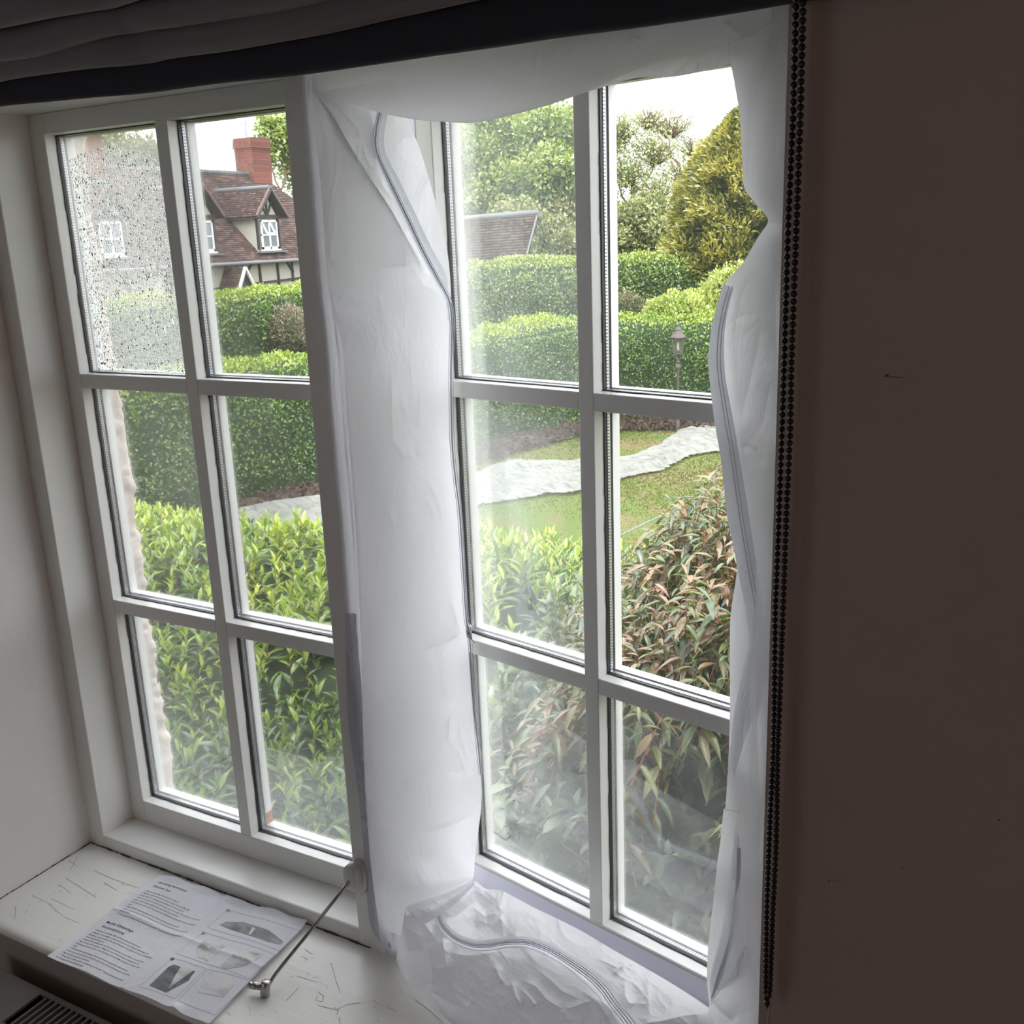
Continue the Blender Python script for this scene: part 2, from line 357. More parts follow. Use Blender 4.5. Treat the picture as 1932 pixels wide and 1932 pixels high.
# ------------------------------------------------------------------ casements
W_, T_, T2, H_ = .2159, .021, .0212, .33
XW = 2 * W_ + T2
ZR = [0, -H_, -H_ - T_, -2 * H_ - T_, -2 * H_ - 2 * T_, -3 * H_ - 2 * T_]
G_CLEAR = glass('clear_window_glass', .010, 5, 1)
G_FOOT = glass('glass_with_foot_haze', .09, 6, 2, .3, .7, low=(-1.03, -.80))
G_COND = glass('condensation_fog_glass', .13, 5, 3, .25, .5, (.80, .82, .80))
G_HAZ1 = glass('dusty_glass_one', .060, 5, 4, .3, .62)
G_HAZ2 = glass('dusty_glass_two', .050, 3.5, 5, .35, .6)
G_HAZ3 = glass('dusty_glass_three', .045, 4, 6, .35, .65)
M_RUST = simple('rust_stain', (.42, .12, .03), .8, var=.4)
def ringbox(m, x0, x1, z0, z1, y0, y1, t, ins):
    """four bars lining an opening, standing `ins` proud of it"""
    m.box(x0 - .001, x0 + ins, y0, y1, z0, z1); m.box(x1 - ins, x1 + .001, y0, y1, z0, z1)
    m.box(x0, x1, y0, y1, z1 - ins, z1 + .001); m.box(x0, x1, y0, y1, z0 - .001, z0 + ins)
def casement(root, glasses, stile_l, stile_r, top, bot):
    D = .046
    def part(name, *b, mat):
        m = MB(); m.box(*b); return m.build(name, mat, root, bevel=.0013)
    part('stile', -stile_l, 0, 0, D, ZR[5] - bot, top, mat=M_WV)
    part('stile', XW, XW + stile_r, 0, D, ZR[5] - bot, top, mat=M_WV)
    part('top_rail', 0, XW, .0002, D, 0, top, mat=M_WH)
    part('bottom_rail', 0, XW, .0002, D, ZR[5] - bot, ZR[5], mat=M_WH)
    part('muntin', W_, W_ + T2, .0001, D, ZR[5], 0, mat=M_WV)
    for x0, x1 in ((0, W_), (W_ + T2, XW)):
        for zt, zb in ((ZR[1], ZR[2]), (ZR[3], ZR[4])):
            part('glazing_bar', x0, x1, .0003, D, zb, zt, mat=M_WH)
    for r in range(3):
        for c in range(2):
            x0, x1 = ((0, W_), (W_ + T2, XW))[c]; z1, z0 = ZR[2 * r], ZR[2 * r + 1]
            m = MB(); m.box(x0, x1, .0228, .0248, z0, z1); pane = m.build('pane', glasses[r][c], root)
            m = MB(); ringbox(m, x0, x1, z0, z1, .0185, .0226, .003, .0012); ringbox(m, x0, x1, z0, z1, .0300, .0330, .003, .0011)
            m.build('gasket', M_BLACK, pane)
            m = MB(); ringbox(m, x0, x1, z0, z1, .0249, .0300, .003, .0009); m.build('spacer_bar', M_SPACER, pane)
            m = MB(); ringbox(m, x0, x1, z0, z1, .0330, .047, .003, .0022); m.build('outer_bead', M_WV, pane)
            # ragged black sealant / mould line along the rebate
            m = MB(); rs = random.Random(r * 7 + c)
            z = z0
            while z < z1:
                L = rs.uniform(.006, .03)
                if rs.random() < .75: t = rs.uniform(.0003, .0018); m.add([(x0 + .0013, .0186 - t, z), (x0 + .0013, .0186 - rs.uniform(.0002, .0012), z + L), (x0 + .0013, .0187, z + L), (x0 + .0013, .0187, z)], [(0, 1, 2, 3)])
                z += L
            x = x0
            while x < x1:
                L = rs.uniform(.006, .03)
                if rs.random() < .8: t = rs.uniform(.0003, .0022); m.add([(x, .0186 - t, z0 + .0013), (x + L, .0186 - rs.uniform(.0002, .0014), z0 + .0013), (min(x + L, x1), .0187, z0 + .0013), (x, .0187, z0 + .0013)], [(0, 1, 2, 3)])
                x += L
            o = m.build('sealant_line', M_CRACK, pane); o['kind'] = 'stuff'
    return root
c1 = tag(empty('window_2', (0, 0, 0)), 'fixed left light of six panes with a misted top left pane', kind='structure')
casement(c1, [[G_COND, G_CLEAR], [G_CLEAR, G_CLEAR], [G_FOOT, G_FOOT]], .0305, .033, .0275, .0385)
TH = .2122; SO = Vector((.7808, .0574, -.0042)); DX = Vector((math.cos(TH), -math.sin(TH), 0)); DY = Vector((math.sin(TH), math.cos(TH), 0))
c2 = tag(empty('window_3', SO - DX * W_, -TH), 'open right sash of six panes swung outwards on its right side', kind='structure')
casement(c2, [[G_HAZ1, G_CLEAR], [G_HAZ2, G_CLEAR], [G_HAZ2, G_HAZ3]], .043, .032, .030, .040)
# rust bleeding out of the bottom of the fixed light
m = MB(); m.box(W_ + T2 + .0005, W_ + T2 + .0026, .034, .0465, -1.030, -1.010); m.build('rust_stain', M_RUST, c1)
m = MB(); m.box(W_ + T2 + .0005, W_ + T2 + .0025, .038, .0462, -.712, -.706); m.build('rust_stain', M_RUST, c1)
# water droplets on the misted pane
rs = np.random.RandomState(4)
N = 25000; v = []; f = []
px = rs.uniform(.004, W_ - .004, N); pz = rs.uniform(-H_ + .003, -.012, N)
wet = vnoise(px * 18, pz * 10 + 30, 8); u_ = px / W_; keep = (pz < -.030 - .05 * np.clip(u_ - .55, 0, 1) + .02 * (wet - .5)) & (px > .016) & ((wet > .2) | (rs.rand(N) < .6))
px, pz = px[keep], pz[keep]; N = len(px)
rr = np.clip(np.exp(rs.normal(-7.62, .42, N)), .00028, .0018)
nseg = 6; ang = np.arange(nseg) * 2 * np.pi / nseg
rings = [(1.0, 0.0), (.72, .50)]
base = []
for rad, h in rings:
    for a in ang: base.append((rad * math.cos(a), -h, rad * math.sin(a)))
base.append((0, -.75, 0)); base = np.array(base); fb = []
for i in range(1):
    for k in range(nseg):
        k2 = (k + 1) % nseg; fb += [(i * nseg + k, i * nseg + k2, (i + 1) * nseg + k2), (i * nseg + k, (i + 1) * nseg + k2, (i + 1) * nseg + k)]
for k in range(nseg): fb.append((nseg + k, nseg + (k + 1) % nseg, 2 * nseg))
for k in range(1, nseg - 1): fb.append((0, k + 1, k))
fb = np.array(fb)
sx = rr * rs.uniform(.85, 1.2, N); sz = rr * rs.uniform(.9, 1.5, N)
vv = np.stack([px[:, None] + base[None, :, 0] * sx[:, None], .0227 + base[None, :, 1] * (rr * .8)[:, None], pz[:, None] + base[None, :, 2] * sz[:, None]], 2).reshape(-1, 3)
ff = (fb[None] + (np.arange(N) * len(base))[:, None, None]).reshape(-1, 3)
mw = Mat('water_droplets'); gl = mw.n('ShaderNodeBsdfGlass'); gl.inputs['IOR'].default_value = 1.33; gl.inputs['Roughness'].default_value = 0; mw.out(gl.outputs[0])
pane0 = [o for o in c1.children if o.name.startswith('pane')][0]
o = link('condensation_droplets', npmesh('droplets', vv, ff), mw.m, pane0, True); o['kind'] = 'stuff'; o['label'] = 'condensation droplets'
m = MB(); rs2 = random.Random(9)
for k in range(16):   # runs of water
    x = rs2.uniform(.03, W_ - .02); z1 = rs2.uniform(-.20, -.10); L = rs2.uniform(.03, .10); pts = [(x + math.sin(i * .9 + k) * .0007, .0226, z1 - L * i / 7) for i in range(8)]
    m.tube(pts, [.0005 + .0003 * (i == 7) for i in range(8)], 6)
o = m.build('water_run', mw.m, pane0, True); o['kind'] = 'stuff'

# ------------------------------------------------------------------ roughcast outside reveal
nz, ny = 420, 54; v = np.zeros((nz, ny, 3))
for i in range(nz):
    z = .06 - 1.17 * i / (nz - 1)
    for j in range(ny):
        s = j / (ny - 1) * .20
        a = min(1, s / .05)
        if s < .035: x, y, nx_, ny_ = -.028, .046 + s, 1, 0
        elif s < .055:
            t = (s - .035) / .02 * math.pi / 2; x, y, nx_, ny_ = -.028 - .013 * (1 - math.cos(t)), .081 + .013 * math.sin(t), math.cos(t), math.sin(t)
        else: x, y, nx_, ny_ = -.041 - (s - .055), .094, 0, 1
        q = Vector((x * 1.0, y, z)) * 42; dd = mnoise.voronoi(q)[0][0]
        h = max(0, .55 - dd) * .012 + mnoise.noise(q * .35) * .0065 + mnoise.noise(q * 2.3) * .0012
        v[i, j] = (x + nx_ * h, y + ny_ * h * .9 + .0, z)
mt = Mat('roughcast_render'); b_ = mt.noise(25, 6, .7); cc = mt.ramp(b_, [(.2, (.36, .30, .27)), (.5, (.58, .51, .47)), (.8, (.72, .67, .62))])
mt.out(mt.prin(cc, .9, mt.bump(mt.noise(300, 4), .5, .002)))
rc = link('trim_2', npmesh('roughcast', v.reshape(-1, 3), gridfaces(nz, ny)), mt.m, None, True)
tag(rc, 'lumpy pinkish grey roughcast render outside the left light', kind='structure')
m = MB(); m.box(-.03, 1.12, .05, .085, -1.16, -1.076); tag(m.build('trim_3', M_WH), 'outer timber sill under the window', kind='structure')

# ------------------------------------------------------------------ radiator below the sill
rad = tag(empty('radiator', (.45, -.335, -1.127)), 'cream radiator with a slotted top grille under the window board', 'radiator')
rinv = Matrix.Translation((-.45, .335, 1.127))
def rpart(name, m, mat, bevel=0):
    o = m.build(name, mat, rad, bevel=bevel); o.matrix_parent_inverse = rinv; return o
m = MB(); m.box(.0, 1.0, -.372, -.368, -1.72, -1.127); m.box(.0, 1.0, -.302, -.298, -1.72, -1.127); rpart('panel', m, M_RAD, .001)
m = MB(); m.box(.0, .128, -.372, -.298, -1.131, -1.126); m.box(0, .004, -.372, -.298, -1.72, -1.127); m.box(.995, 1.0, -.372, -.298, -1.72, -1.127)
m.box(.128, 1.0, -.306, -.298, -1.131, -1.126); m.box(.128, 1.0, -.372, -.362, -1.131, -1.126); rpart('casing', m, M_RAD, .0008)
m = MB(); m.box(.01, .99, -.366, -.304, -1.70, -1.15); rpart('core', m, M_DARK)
x = .1345; first = None
while x < .99:
    m = MB(); m.box(x + .0065, x + .0098, -.362, -.306, -1.134, -1.1265)
    if first is None: first = rpart('grille_slat', m, M_RAD); X0 = x
    else:
        o = first.copy(); COL.objects.link(o); o.location = (x - X0, 0, 0)
    x += .0105

# ------------------------------------------------------------------ roman blind, pulled up
def blindmat():
    m = Mat('charcoal_blind_cloth'); n = m.noise(700, 2); b = m.noise(8, 3)
    c = m.mix(b, (.135, .138, .155, 1), (.18, .18, .195, 1))
    p = m.n('ShaderNodeBsdfPrincipled'); m.l(c, p.inputs['Base Color']); p.inputs['Roughness'].default_value = .75
    p.inputs['Sheen Weight'].default_value = .5; p.inputs['Sheen Roughness'].default_value = .4; m.l(m.bump(n, .25, .0006), p.inputs['Normal'])
    return m.out(p.outputs[0])
M_BLIND = blindmat(); M_HEM = simple('shaded_hem_cloth', (.022, .024, .036), .8)  # the hem's shade is put into its darker cloth colour
bl = tag(empty('roman_blind', (.5, -.31, .30)), 'charcoal roman blind drawn up in slack horizontal folds above the window', 'blind')
binv = Matrix.Translation((-.5, .31, -.30))
def foldpts(zb, yb, drop, out, back=.010):
    """outline of one hanging fold: from behind its top, over the front, round its lower edge and back up"""
    P = []; r = min(out * .5, .014)
    for k in range(12):
        t = k / 11; P.append((yb - out * (.15 + .85 * math.sin(t * math.pi / 2) ** 1.3) + r * .0, zb + r * .9 + (drop - r * .9) * (1 - t)))
    for k in range(1, 12):
        a = k / 11 * math.pi * .62; P.append((yb - out + r * (1 - math.cos(a)), zb + r * .9 - math.sin(a) * r * .9))
    for k in range(1, 4): P.append((yb - out + r * 1.37 + .004 * k / 3, zb + r * .04 + .014 * k / 3))
    return P
NXB = 150
def foldobj(name, zb, yb, drop, out, seed, amp):
    P = foldpts(zb, yb, drop, out); v = []
    for i in range(NXB):
        x = -.14 + 1.36 * i / (NXB - 1)
        for j, (y, z) in enumerate(P):
            w_ = min(1, j / 8)
            dz = (mnoise.noise(Vector((x * 4.2, seed, .3))) * .010 + mnoise.noise(Vector((x * 11, seed, 1.3))) * .003) * amp * w_
            if name == 'hem': dz += .018 * math.exp(-((x - .28) / .16) ** 2) * .55 - .002
            pinch = math.exp(-((x - .50 - .01 * seed) / .035) ** 2) * .005 * amp + math.exp(-((x - .53) / .012) ** 2) * .003 * amp
            dy = mnoise.noise(Vector((x * 6, seed + 5, z * 20))) * .004 * amp * w_ + pinch
            v.append((x, y + dy, z + dz))
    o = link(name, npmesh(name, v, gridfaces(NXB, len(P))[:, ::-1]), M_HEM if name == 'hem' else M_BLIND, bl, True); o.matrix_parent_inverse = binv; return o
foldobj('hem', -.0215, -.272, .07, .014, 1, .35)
foldobj('fold', .0045, -.272, .05, .034, 2, .75)
foldobj('fold', .0190, -.276, .05, .046, 3, .9)
foldobj('fold', .0430, -.282, .07, .062, 4, .8)
foldobj('fold', .083, -.290, .26, .075, 5, .6)
m = MB(); m.box(-.14, 1.16, -.31, -.271, .30, .34); o = m.build('head_rail', M_BLIND, bl); o.matrix_parent_inverse = binv

# ------------------------------------------------------------------ blind's bead chain
LS = [(1502, -40), (1501.7, 5), (1496, 217), (1487, 410), (1482, 579), (1479.7, 661), (1475, 806), (1469, 976), (1462, 1157), (1460, 1350), (1459, 1411), (1452, 1554), (1446, 1719), (1444, 1868), (1448, 1902)]
RS = [(1516, -40), (1515, 14), (1510, 217), (1504, 386), (1496, 603), (1493, 686), (1491, 806), (1484, 958), (1477, 1157), (1469.6, 1350), (1467, 1416), (1464.5, 1593), (1457.6, 1730), (1453, 1860), (1448, 1902)]
ch = tag(empty('bead_chain', hit(1502, -40, 1, -.29)), 'looped black bead chain of the blind hanging beside the window reveal', 'chain')
cinv = Matrix.Translation(-Vector(ch.location))
bm = bmesh.new(); bmesh.ops.create_icosphere(bm, subdivisions=2, radius=.00235); me = bpy.data.meshes.new('bead'); bm.to_mesh(me); bm.free()
me.materials.append(M_BEAD); me.shade_smooth()
cord = MB(); nb = 0
for si, S_ in enumerate((LS, RS)):
    P = [V(hit(u, v, 1, -.286 - .003 * si)) for u, v in S_]; cord.tube(P, .0006, 6)
    seg = [(P[i + 1] - P[i]).length for i in range(len(P) - 1)]; tot = sum(seg); step = .0051; d = .001 + .0026 * si
    while d < tot - .002 and nb < 299:
        q = d; i = 0
        while q > seg[i]: q -= seg[i]; i += 1
        p = P[i].lerp(P[i + 1], q / seg[i]); o = bpy.data.objects.new('bead', me); COL.objects.link(o); o.parent = ch; o.matrix_parent_inverse = cinv; o.location = p
        nb += 1; d += step
o = cord.build('cord', M_BLACK, ch); o.matrix_parent_inverse = cinv
# small marks on the dark wall
m = MB()
for u, v, s in ((1564, 1662, 1.5), (1571, 1664, 1), (1578, 1662, 1.2), (1673, 709, 2), (1885, 1548, 1.5)):
    p = hit(u, v, 1, YW - .0004); r_ = s * .0006; m.add([(p[0] - r_, p[1], p[2]), (p[0], p[1], p[2] - r_ * .6), (p[0] + r_ * 1.3, p[1], p[2] + r_ * .2), (p[0], p[1], p[2] + r_)], [(0, 1, 2, 3)])
p = hit(1690, 712, 1, YW - .0004); m.add([(p[0] - .010, p[1], p[2] + .0005), (p[0] + .002, p[1], p[2] - .0002), (p[0] + .008, p[1], p[2]), (p[0] - .001, p[1], p[2] + .0004)], [(0, 1, 2, 3)])
o = m.build('wall_mark', simple('scuff', (.10, .075, .065), .9), bpy.data.objects['wall_front']); o['kind'] = 'stuff'

# ------------------------------------------------------------------ window stay on the mullion
st = tag(empty('window_stay', (.490, -.0615, -.975)), 'steel stay arm hanging from a white boss on the mullion to the sill', 'window stay')
sinv = Matrix.Translation(-Vector(st.location))
def spart(name, m, mat, smooth=True, bevel=0):
    o = m.build(name, mat, st, smooth, bevel); o.matrix_parent_inverse = sinv; return o
# escutcheon: rounded oval plate with a boss
def oval(cx, cz, w_, h_, y0, y1, n=28, dome=.0015):
    m = MB(); vs = []
    for y, k in ((y0, 1), (y1 + dome, 1), (y1, .86)):
        for i in range(n):
            a = 2 * math.pi * i / n; ca, sa = math.cos(a), math.sin(a)
            vs.append((cx + w_ * k * math.copysign(abs(ca) ** .8, ca), y, cz + h_ * k * math.copysign(abs(sa) ** .85, sa)))
    fs = [(i + r * n, (i + 1) % n + r * n, (i + 1) % n + (r + 1) * n, i + (r + 1) * n) for r in (0, 1) for i in range(n)]
    return m.add(vs, [tuple(f) for f in fs] + [tuple(range(2 * n, 3 * n))])
c0 = hit(680, 1651, 1, -.062)
spart('escutcheon', oval(c0[0], c0[2], .0155, .0255, -.0612, -.070), M_WPL)
c1_ = hit(664, 1651, 1, -.074)
spart('boss', oval(c1_[0] + .002, c1_[2] + .001, .0115, .017, -.069, -.082), M_WPL)
J = hit(500, 1858, 2, ZS + .012)
A = V(hit(661, 1661, 1, -.080))
mid = [V(hit(620, 1712, 1, -.10)), V(hit(580, 1763, 1, -.125)), V(hit(540, 1812, 1, -.158)), V(hit(518, 1840, 1, -.176))]
B = V(hit(505, 1862, 1, J[1]))
m = MB(); m.tube([A] + mid + [B], .0024, 12); spart('arm', m, M_METAL)
m = MB(); a = V(hit(502, 1852, 1, J[1])); b = V(hit(499, 1882, 1, J[1] - .004)); a, b = Vector((a.x, a.y, zsill(a.x, a.y) + .020)), Vector((a.x - .001, a.y - .004, zsill(a.x, a.y) + .0005))
m.tube([a, a.lerp(b, .08), a.lerp(b, .9), b], [.0052, .0062, .0062, .005], 18); spart('knuckle', m, M_METAL)
c_ = a.lerp(b, .45); e = V(hit(470, 1858, 2, c_.z)); dn = (e - c_)
m = MB(); m.tube([c_, c_ + dn * .55, c_ + dn * .56, c_ + dn * .74, c_ + dn * .75, c_ + dn * .82, c_ + dn * .83, c_ + dn], [.0044, .0044, .0048, .0048, .0032, .0032, .0046, .0042], 16); spart('locating_pin', m, M_METAL)
# ================================================================== WHITE FABRIC WINDOW SEAL
def catmull(P, n):
    """P: (k, d...) control rows -> n rows"""
    P = np.asarray(P, float); k = len(P); t = np.linspace(0, k - 1, n); i = np.clip(t.astype(int), 0, k - 2); f = (t - i)
    g = lambda j: P[np.clip(j, 0, k - 1)]
    f = f.reshape((-1,) + (1,) * (P.ndim - 1))
    p0, p1, p2, p3 = g(i - 1), g(i), g(i + 1), g(i + 2)
    # centripetal-ish damping of the tangents to avoid overshoot
    m1, m2 = (p2 - p0) * .45, (p3 - p1) * .45
    return (2 * f ** 3 - 3 * f ** 2 + 1) * p1 + (f ** 3 - 2 * f ** 2 + f) * m1 + (-2 * f ** 3 + 3 * f ** 2) * p2 + (f ** 3 - f ** 2) * m2
def res(p):
    if len(p) == 4: q = hit(p[0], p[1], 2, p[3]); return (p[0], p[1], q[1])
    return p
def world(U, Vv, Y, rel):
    a = (U - 966) / F; b = (Vv - 966) / F
    d = a[..., None] * R[0] + b[..., None] * R[1] + R[2]
    t = (Y - CAM[1]) / d[..., 1]; L = np.linalg.norm(d, axis=-1)
    t = t - rel / L
    return CAM + t[..., None] * d
def sdist(U, Vv, pl):
    best = np.full(U.shape, 1e9); sg = np.ones(U.shape); tt = np.zeros(U.shape); n = len(pl) - 1
    for i in range(n):
        ax, ay = pl[i]; bx, by = pl[i + 1]; dx, dy = bx - ax, by - ay; LL = dx * dx + dy * dy
        t = np.clip(((U - ax) * dx + (Vv - ay) * dy) / LL, 0, 1); ex, ey = U - ax - t * dx, Vv - ay - t * dy; D = np.hypot(ex, ey)
        m = D < best; best = np.where(m, D, best); sg = np.where(m, np.sign(dx * ey - dy * ex), sg); tt = np.where(m, (i + t) / n, tt)
    return best, sg, tt
def crease(pl, amp, wa, wb=None):
    """sharp ridge along a line, its flanks wa px wide on one side and wb on the other, fading towards both ends"""
    wb = wb or wa
    def f(U, Vv):
        D, s, t = sdist(U, Vv, pl); w_ = np.where(s > 0, wa, wb)
        return amp * np.exp(-D / w_) * np.clip(np.minimum(t, 1 - t) * 6 + .12, 0, 1)
    return f
def step(pl, amp, w_):
    """fabric on one side of the line stands proud of the other and slopes back"""
    def f(U, Vv):
        D, s, t = sdist(U, Vv, pl); return amp * np.where(s > 0, 1, 0) * np.exp(-D / w_) * np.clip(np.minimum(t, 1 - t) * 5, 0, 1)
    return f
def crinkle(amp, su, sv, seed, rot=0., p=1.6):
    c, s = math.cos(rot), math.sin(rot)
    def f(U, Vv):
        a = (U * c + Vv * s); b = (-U * s + Vv * c)
        wx = vnoise(a / 90 + 5, b / 90, seed + 50) * 1.6; n = vnoise(a / su + wx, b / sv + wx, seed); r = (1 - np.abs(2 * n - 1)) ** p
        n2 = vnoise(a / su * 2.3 + wx, b / sv * 2.3 + 7, seed + 1); r2 = (1 - np.abs(2 * n2 - 1)) ** p
        m_ = np.clip(vnoise(a / 130, b / 150, seed + 3) * 2 - .4, 0, 1)
        return amp * (r + .45 * r2) * (.25 + m_)
    return f
def patch(name, rows, nr, nc, mat, parent, reliefs=(), inv=None, thick=0, smooth=True):
    P = np.array([[res(p) for p in row] for row in rows], float)
    G = catmull(P, nr); G = np.swapaxes(catmull(np.swapaxes(G, 0, 1), nc), 0, 1)
    U, Vv, Y = G[..., 0], G[..., 1], G[..., 2]; rel = np.zeros(U.shape)
    for r in reliefs: rel = rel + r(U, Vv)
    W = world(U, Vv, Y, rel)
    o = link(name, npmesh(name, W.reshape(-1, 3), gridfaces(nr, nc)[:, ::-1]), mat, parent, smooth)
    if inv is not None: o.matrix_parent_inverse = inv
    if thick:
        s = o.modifiers.new('t', 'SOLIDIFY'); s.thickness = thick; s.offset = 0
    return o
def span(l, r, n, bulge=0., sag=0.):
    """n columns between a left and right control point; the middle bellies `bulge` towards the room"""
    l, r = res(l), res(r); out = []
    for i in range(n):
        s = i / (n - 1); out.append((l[0] + (r[0] - l[0]) * s, l[1] + (r[1] - l[1]) * s + sag * math.sin(math.pi * s), l[2] + (r[2] - l[2]) * s - bulge * math.sin(math.pi * s)))
    return out
seal = tag(empty('window_seal', (.52, -.065, -1.07)), 'white zipped fabric window seal taped between the frame and the open sash', 'window seal')
vinv = Matrix.Translation(-Vector(seal.location))

# --- left panel: from the mullion across the gap to the sash stile
LP = [((586, 60), (745, 60)), ((588, 133), (752, 150)), ((592, 200), (768, 221)), ((598, 267), (790, 276)), ((604, 333), (808, 333)), ((609, 398), (826, 398)), ((614, 481), (845, 481)),
      ((622, 560), (851, 560)), ((645, 650), (850, 650)), ((658, 831), (853, 831)), ((670, 976), (868, 976)), ((679, 1157), (879, 1157)), ((683, 1250), (886, 1240)), ((684, 1349), (894, 1349)),
      ((688, 1462), (907, 1462)), ((691, 1520), (908, 1520)), ((698, 1615), (897, 1612)), ((707, 1690), (893, 1656)), ((716, 1760), (880, 1668)), ((722, 1800), (860, 1690))]
rows = []
for i, (a, b) in enumerate(LP):
    yl = -.072; yr = .075 if i < 17 else .04
    top = max(0, 1 - i / 6)
    rows.append(span((a[0], a[1], yl - .0 * top), (b[0], b[1], yr - .03 * top), 7, .012 + .012 * math.sin(i * .8)))
DIAG = [(590, 170), (625, 214), (664, 281), (700, 338), (738, 395), (768, 450), (790, 490), (806, 520)]
CR_L = [step(DIAG, .016, 85), crease(DIAG, .004, 7),
        crease([(592, 172), (640, 205), (676, 243), (679, 262)], .006, 10, 5), crease([(679, 262), (676, 300), (690, 290)], .007, 8), crease([(679, 262), (692, 300), (704, 322)], -.006, 8),
        crease([(715, 330), (722, 352), (745, 380)], .005, 9), crease([(705, 506), (745, 505), (776, 503), (812, 520)], .006, 12, 20), crease([(765, 460), (766, 560)], .0025, 9),
        crease([(776, 503), (800, 540), (845, 560)], .006, 14, 8),
        crease([(738, 690), (741, 830), (762, 858), (783, 856)], .004, 9), crease([(757, 754), (769, 785)], .003, 5), crease([(795, 740), (790, 790), (797, 800)], .0035, 6), crease([(783, 856), (820, 848), (850, 840)], .005, 9, 6),
        crease([(810, 910), (828, 950), (836, 978)], .005, 8), crease([(805, 940), (822, 975)], .004, 7), crease([(732, 960), (745, 990), (790, 960)], .003, 12),
        crease([(802, 1230), (822, 1216), (850, 1210), (872, 1196)], .007, 12, 9), crease([(822, 1216), (828, 1260), (838, 1310), (862, 1330)], .006, 9), crease([(828, 1215), (840, 1235)], .004, 6), crease([(850, 1130), (872, 1200)], .004, 8),
        crease([(850, 1350), (846, 1395), (870, 1430), (885, 1470)], .0045, 8), crease([(866, 1370), (884, 1440)], .003, 6),
        crease([(705, 1555), (760, 1571), (812, 1570), (862, 1553), (904, 1527)], .004, 18, 6), crease([(875, 1580), (892, 1640)], .003, 6),
        crinkle(.0026, 60, 140, 11, .15), crinkle(.0006, 22, 50, 14, -.2),
        crease([(636, 300), (650, 560), (664, 900), (690, 1400)], .0, 9)]
patch('side_panel', rows, 520, 150, M_FAB, seal, CR_L, vinv)
# folded hem strip and hook tape down the mullion
TL_ = [(566, 60), (568, 133), (576, 267), (585, 362), (596, 517), (613, 650), (629, 853), (643, 1012), (651, 1157), (655, 1350), (677, 1507), (686, 1612), (692, 1701), (700, 1752), (722, 1788), (748, 1812)]
TR_ = [(597, 60), (600, 133), (606, 267), (614, 362), (625, 517), (650, 650), (668, 853), (680, 1012), (686, 1157), (690, 1350), (697, 1507), (706, 1612), (716, 1701), (728, 1745), (752, 1765), (776, 1775)]
rows = [span((a[0], a[1], -.0635), (b[0], b[1], -.0660), 5, .003) for a, b in zip(TL_, TR_)]
RG = lambda off: [(a[0] + off, a[1]) for a in TL_]
patch('hem_strip', rows, 340, 26, M_FAB2, seal, [crease([(a[0] + 9, a[1]) for a in TL_[:10]], .003, 4), crease([(a[0] + 22, a[1]) for a in TL_[:9]], .005, 4), crinkle(.002, 12, 60, 21)], vinv)
HT = TL_[8:15]; HR = [(a[0] + d, a[1]) for a, d in zip(HT, (18, 26, 13, 14, 14, 18, 14))]
patch('hook_tape', [span((a[0] + 1, a[1], -.0645), (b[0] + 4, b[1], -.068), 3, .002) for a, b in zip(HT, HR)], 120, 8, M_VEL, seal, [crinkle(.0015, 30, 7, 5)], vinv)

# --- swag over the head of the opening
TOP = [(578, 40), (640, 35), (720, 30), (800, 20), (880, 5), (960, -5), (1040, -15), (1120, -30), (1200, -45), (1290, -60), (1370, -75), (1470, -80)]
BOT = [(590, 172), (655, 192), (718, 211), (778, 223), (838, 228), (898, 229), (971, 214), (1043, 194), (1116, 168), (1200, 130), (1300, 98), (1450, 60)]
YT = [-.088] * 12; YB = [-.070, -.055, -.040, -.028, -.018, -.012, -.012, -.016, -.022, -.03, -.045, -.06]
rows = []
for k in range(9):
    s = k / 8; row = []
    for (a, b, yt, yb) in zip(TOP, BOT, YT, YB):
        row.append((a[0] + (b[0] - a[0]) * s, a[1] + (b[1] - a[1]) * s ** .9, yt + (yb - yt) * s ** 1.6 - .028 * math.sin(math.pi * min(1, s * 1.02)) ** 1.0))
    rows.append(row)
rows.append([(b[0], b[1] + 1, yb + .012) for b, yb in zip(BOT, YB)])
CR_T = [crease([(592, 172), (650, 165), (700, 158), (760, 150)], .009, 26, 12), crease([(1241, 113), (1180, 128), (1100, 160), (1040, 178), (980, 190)], .005, 9, 14), crease([(1320, 60), (1262, 92), (1190, 122), (1100, 152)], .005, 16, 9),
        crease([(1362, 40), (1396, 62), (1392, 90)], .008, 12, 9), crease([(1366, 45), (1300, 85), (1230, 110)], .006, 14), crease([(900, 95), (942, 140), (960, 190)], .005, 22), crease([(1210, 70), (1150, 120)], .004, 16),
        crease([(1000, 172), (1060, 150), (1120, 140)], .004, 9), crinkle(.0030, 80, 50, 31, .25)]
patch('top_panel', rows, 90, 420, M_FAB, seal, CR_T, vinv)
B2 = [((1040, 60), (1060, 186)), ((1110, 50), (1120, 170)), ((1150, 45), (1152, 160)), ((1200, 40), (1203, 147)), ((1260, 35), (1262, 146)), ((1300, 30), (1320, 136)), ((1370, 25), (1376, 121)), ((1440, 20), (1440, 100))]
rows = [[(a[0] + (b[0] - a[0]) * s, a[1] + (b[1] - a[1]) * s, -.045 + .050 * s * (1 - .3 * i / 7)) for i, (a, b) in enumerate(B2)] for s in (0, .25, .5, .75, 1)]
patch('top_flap', rows, 60, 160, M_FAB, seal, [crinkle(.003, 30, 26, 41, .3), crease([(1262, 146), (1300, 110), (1340, 96)], .006, 9)], vinv)

